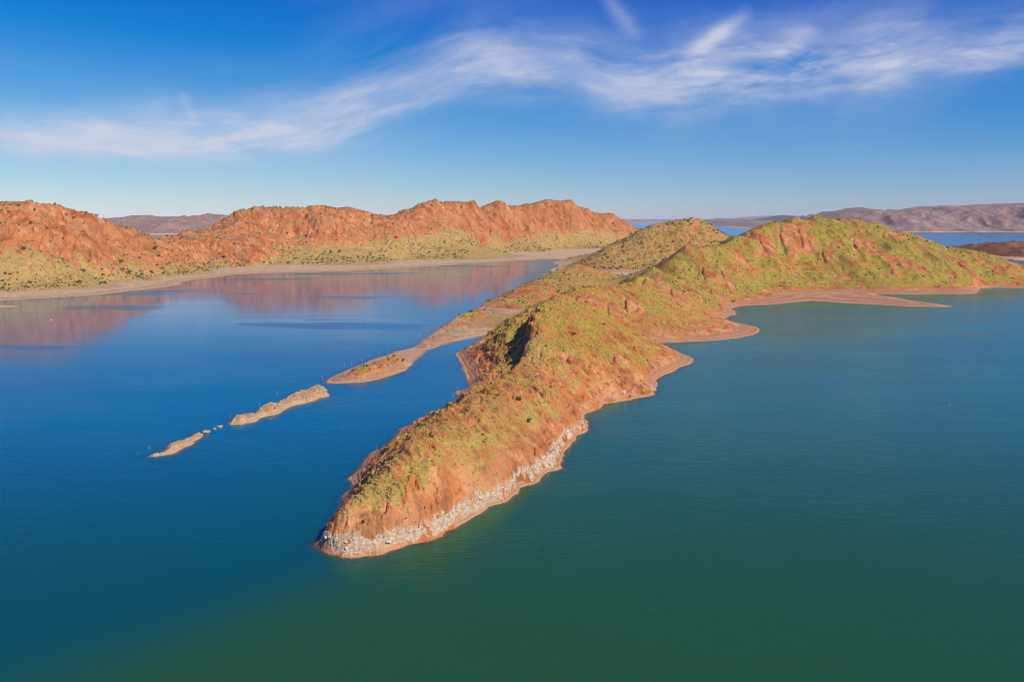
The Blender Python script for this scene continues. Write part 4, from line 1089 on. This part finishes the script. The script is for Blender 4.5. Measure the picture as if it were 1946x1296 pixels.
# loose stones
ds = (rz == 0) * (hgt > 1.6) * (1 - 0.8 * A['veg']) * (1 - 0.7 * A['beach']) * (GY < 700) * np.clip(400.0 / GY, 0.2, 1.4) ** 2
LP, (lr, lc) = scatter(ds.astype(np.float32), 5000, rb)
isw = (WHT[lr, lc] > 0.4)
for nme, sel, mat, lab in (('loose_stones', isw, M_WROCK, 'pale loose stones along the white rock foot of the headland'), ('loose_stones', ~isw, M_RROCK, 'red loose stones over the slopes and shore of the headland')):
    me = blob_cloud(nme, LP[sel], 0.22 * np.exp(rb.normal(0, 0.45, sel.sum())) * np.clip(LP[sel, 1] / 330, 0.8, 1.5), mat, rb, ICO_V, ICO_F, 0.7, None, 0.16, 0.3)
    put(nme, me, label=lab, cat='stones', kind='stuff')
# boulders standing in the water between the islets, and one off the near shore
M_TROCK = rock_material('tan_stone', (0.33, 0.20, 0.11), (0.48, 0.32, 0.19), (0.24, 0.14, 0.08))
for px, py, sz, lab in ((393, 822, 2.2, 'pale boulder in the water nearest the small jagged islet'), (408, 815, 1.1, 'smallest of the three boulders between the two islets'),
                        (418, 811.5, 1.5, 'pale boulder in the water nearest the larger islet'), (839, 1019, 0.45, 'single small white stone at the near waterline of the headland')):
    p = gz(px, py)
    me = stone_mesh('water_boulder', int(px), M_TROCK if px < 500 else M_WROCK, 2)
    o = put('water_boulder', me, loc=(p[0], p[1], 0.15 * sz), label=lab, cat='boulder', group='boulders in the water' if px < 500 else None)
    o.scale = (sz * 0.75, sz * 0.6, sz * 0.55)

# ------------------------------------------------------------------ dead trees standing in and by the water
def dead_tree_mesh(seed, hgt=1.0):
    r = random.Random(seed); bm = bmesh.new()
    lean = (r.uniform(-.15, .15), r.uniform(-.15, .15))
    tube(bm, [(0, 0, -0.3), (lean[0] * .4, lean[1] * .4, .45), (lean[0], lean[1], 1.0)], 0.036, 0.014)
    for k in range(r.randint(2, 4)):
        z0 = r.uniform(.3, .75); a = r.uniform(0, 6.28); l = r.uniform(.18, .42)
        b = (lean[0] * z0, lean[1] * z0, z0)
        m_ = (b[0] + .5 * l * math.cos(a), b[1] + .5 * l * math.sin(a), z0 + .35 * l)
        e = (b[0] + .8 * l * math.cos(a), b[1] + .8 * l * math.sin(a), z0 + l)
        tube(bm, [b, m_, e], 0.02, 0.008, 4)
    me = bpy.data.meshes.new('dead_tree'); bm.to_mesh(me); bm.free(); me.materials.append(M_WOOD); return me
dts = [dead_tree_mesh(700 + i) for i in range(7)]
dead = [(614, 722, 3.2, 'bare dead tree in the gap between the spit and the larger islet', None), (437, 796, 3.0, 'bare dead tree at the left end of the larger islet', None), (494, 771, 2.6, 'bare dead tree behind the middle of the larger islet', None),
        (527, 752, 2.4, 'thin dead tree in the water behind the larger islet', None), (283, 856, 2.8, 'thin dead tree in the water by the outermost islet', None), (262, 866, 1.6, 'short dead stick in the water left of the outermost islet', None),
        (861, 757, 4.2, 'tall bare dead tree in the lagoon near the headland', None), (870, 742, 2.6, 'short dead tree farther into the lagoon near the headland', None),
        (716, 858, 2.4, 'dead stick on the left waterline midway along the headland', None), (692, 878, 2.4, 'dead stick on the left waterline nearer the point', None), (672, 917, 2.0, 'dead stick on the left shore nearest the point', None),
        (1031, 908, 3.0, 'left of two dead sticks in the shallows on the near right shore', None), (1042, 905, 2.6, 'right of two dead sticks in the shallows on the near right shore', None), (1093, 842, 2.6, 'dead stick in the water off the right shore above the two sticks', None),
        (1239, 700, 5.0, 'dark charred dead trunk on the bare point right of the knob', None), (1246, 652, 5.5, 'charred dead trunk at the head of the cove behind the knob', None), (1409, 577, 6.0, 'pale dead trunk on the strand below the grassy hill', None), (1333, 596, 5.5, 'dead trunk on the bare shore left of the pale dead trunk', None)]
g_sp = 'dead trees along the outer edge of the spit'
r5 = random.Random(4)
for px, py in ((641, 706), (655, 699), (667, 695), (690, 688), (704, 681), (718, 675), (735, 669), (752, 664), (776, 657), (790, 652), (797, 643), (806, 640), (813, 634), (822, 629), (830, 623), (840, 617), (850, 612), (860, 606), (868, 602), (880, 596), (893, 590), (905, 584), (921, 576), (935, 568), (952, 560)):
    dead.append((px + r5.uniform(-2, 2), py + r5.uniform(-1, 2), r5.uniform(2.2, 3.6), 'thin bare dead tree in the shallows along the outer edge of the spit', g_sp))
for k, (px, py, hg, lab, grp) in enumerate(dead):
    p = ground_hit(px, py) if py > 500 else gz(px, py)
    o = put('dead_tree', dts[k % 7], loc=p, label=lab, cat='dead tree', group=grp)
    o.scale = (hg * 1.1, hg * 1.1, hg); o.rotation_euler = (0, 0, k * 1.7)

# floating birds seen as white specks
def bird_mesh():
    bm = bmesh.new()
    bmesh.ops.create_uvsphere(bm, u_segments=10, v_segments=6, radius=1.0)
    for v in bm.verts:
        t = v.co.x
        v.co.y *= 0.45 * (1 - 0.35 * max(t, 0)); v.co.z *= 0.42
        if t < -0.5: v.co.z += 0.18 * (-t - 0.5) * 2
    tube(bm, [(0.7, 0, 0.1), (0.85, 0, 0.55), (0.95, 0, 0.8)], 0.17, 0.11, 6)
    tube(bm, [(0.88, 0, 0.82), (1.1, 0, 0.84), (1.45, 0, 0.76)], 0.15, 0.04, 6)
    me = bpy.data.meshes.new('water_bird'); bm.to_mesh(me); bm.free()
    m, n = new_mat('white_feathers'); out = n.add('ShaderNodeOutputMaterial'); b = n.add('ShaderNodeBsdfPrincipled')
    geo = n.add('ShaderNodeNewGeometry')
    n.l.new(n.mix(n.noise(geo.outputs['Position'], 8.0, 3), (0.75, 0.75, 0.74), (0.85, 0.85, 0.84)), b.inputs['Base Color']); b.inputs['Roughness'].default_value = 0.8
    n.l.new(b.outputs[0], out.inputs[0]); me.materials.append(m); return me
bm_ = bird_mesh()
for px, py, s_, lab in ((1805, 769, 0.36, 'white bird floating alone on open water at the right'), (97, 608, 0.6, 'white bird floating on the calm bay at the far left')):
    o = put('water_bird', bm_, loc=(gz(px, py)[0], gz(px, py)[1], 0.12), label=lab, cat='bird'); o.scale = (s_, s_, s_); o.rotation_euler = (0, 0, 0.6)

# ------------------------------------------------------------------ haze
HZ = True
if HZ:
    bm = bmesh.new(); bmesh.ops.create_cube(bm, size=1.0)
    S = 190000.0
    for v in bm.verts:
        v.co.x *= 2 * S; v.co.y *= 2 * S
        v.co.z = 310.0 if v.co.z > 0 else -60.0
    me = bpy.data.meshes.new('haze'); bm.to_mesh(me); bm.free()
    m, n = new_mat('haze_air'); out = n.add('ShaderNodeOutputMaterial')
    pv = n.add('ShaderNodeVolumePrincipled')
    pv.inputs['Color'].default_value = (0.90, 0.93, 1.0, 1); pv.inputs['Density'].default_value = 1.7e-5; pv.inputs['Anisotropy'].default_value = -0.35
    n.l.new(pv.outputs[0], out.inputs['Volume'])
    me.materials.append(m)
    put('haze', me, label='thin pale blue haze over the lake and far ranges', kind='stuff')
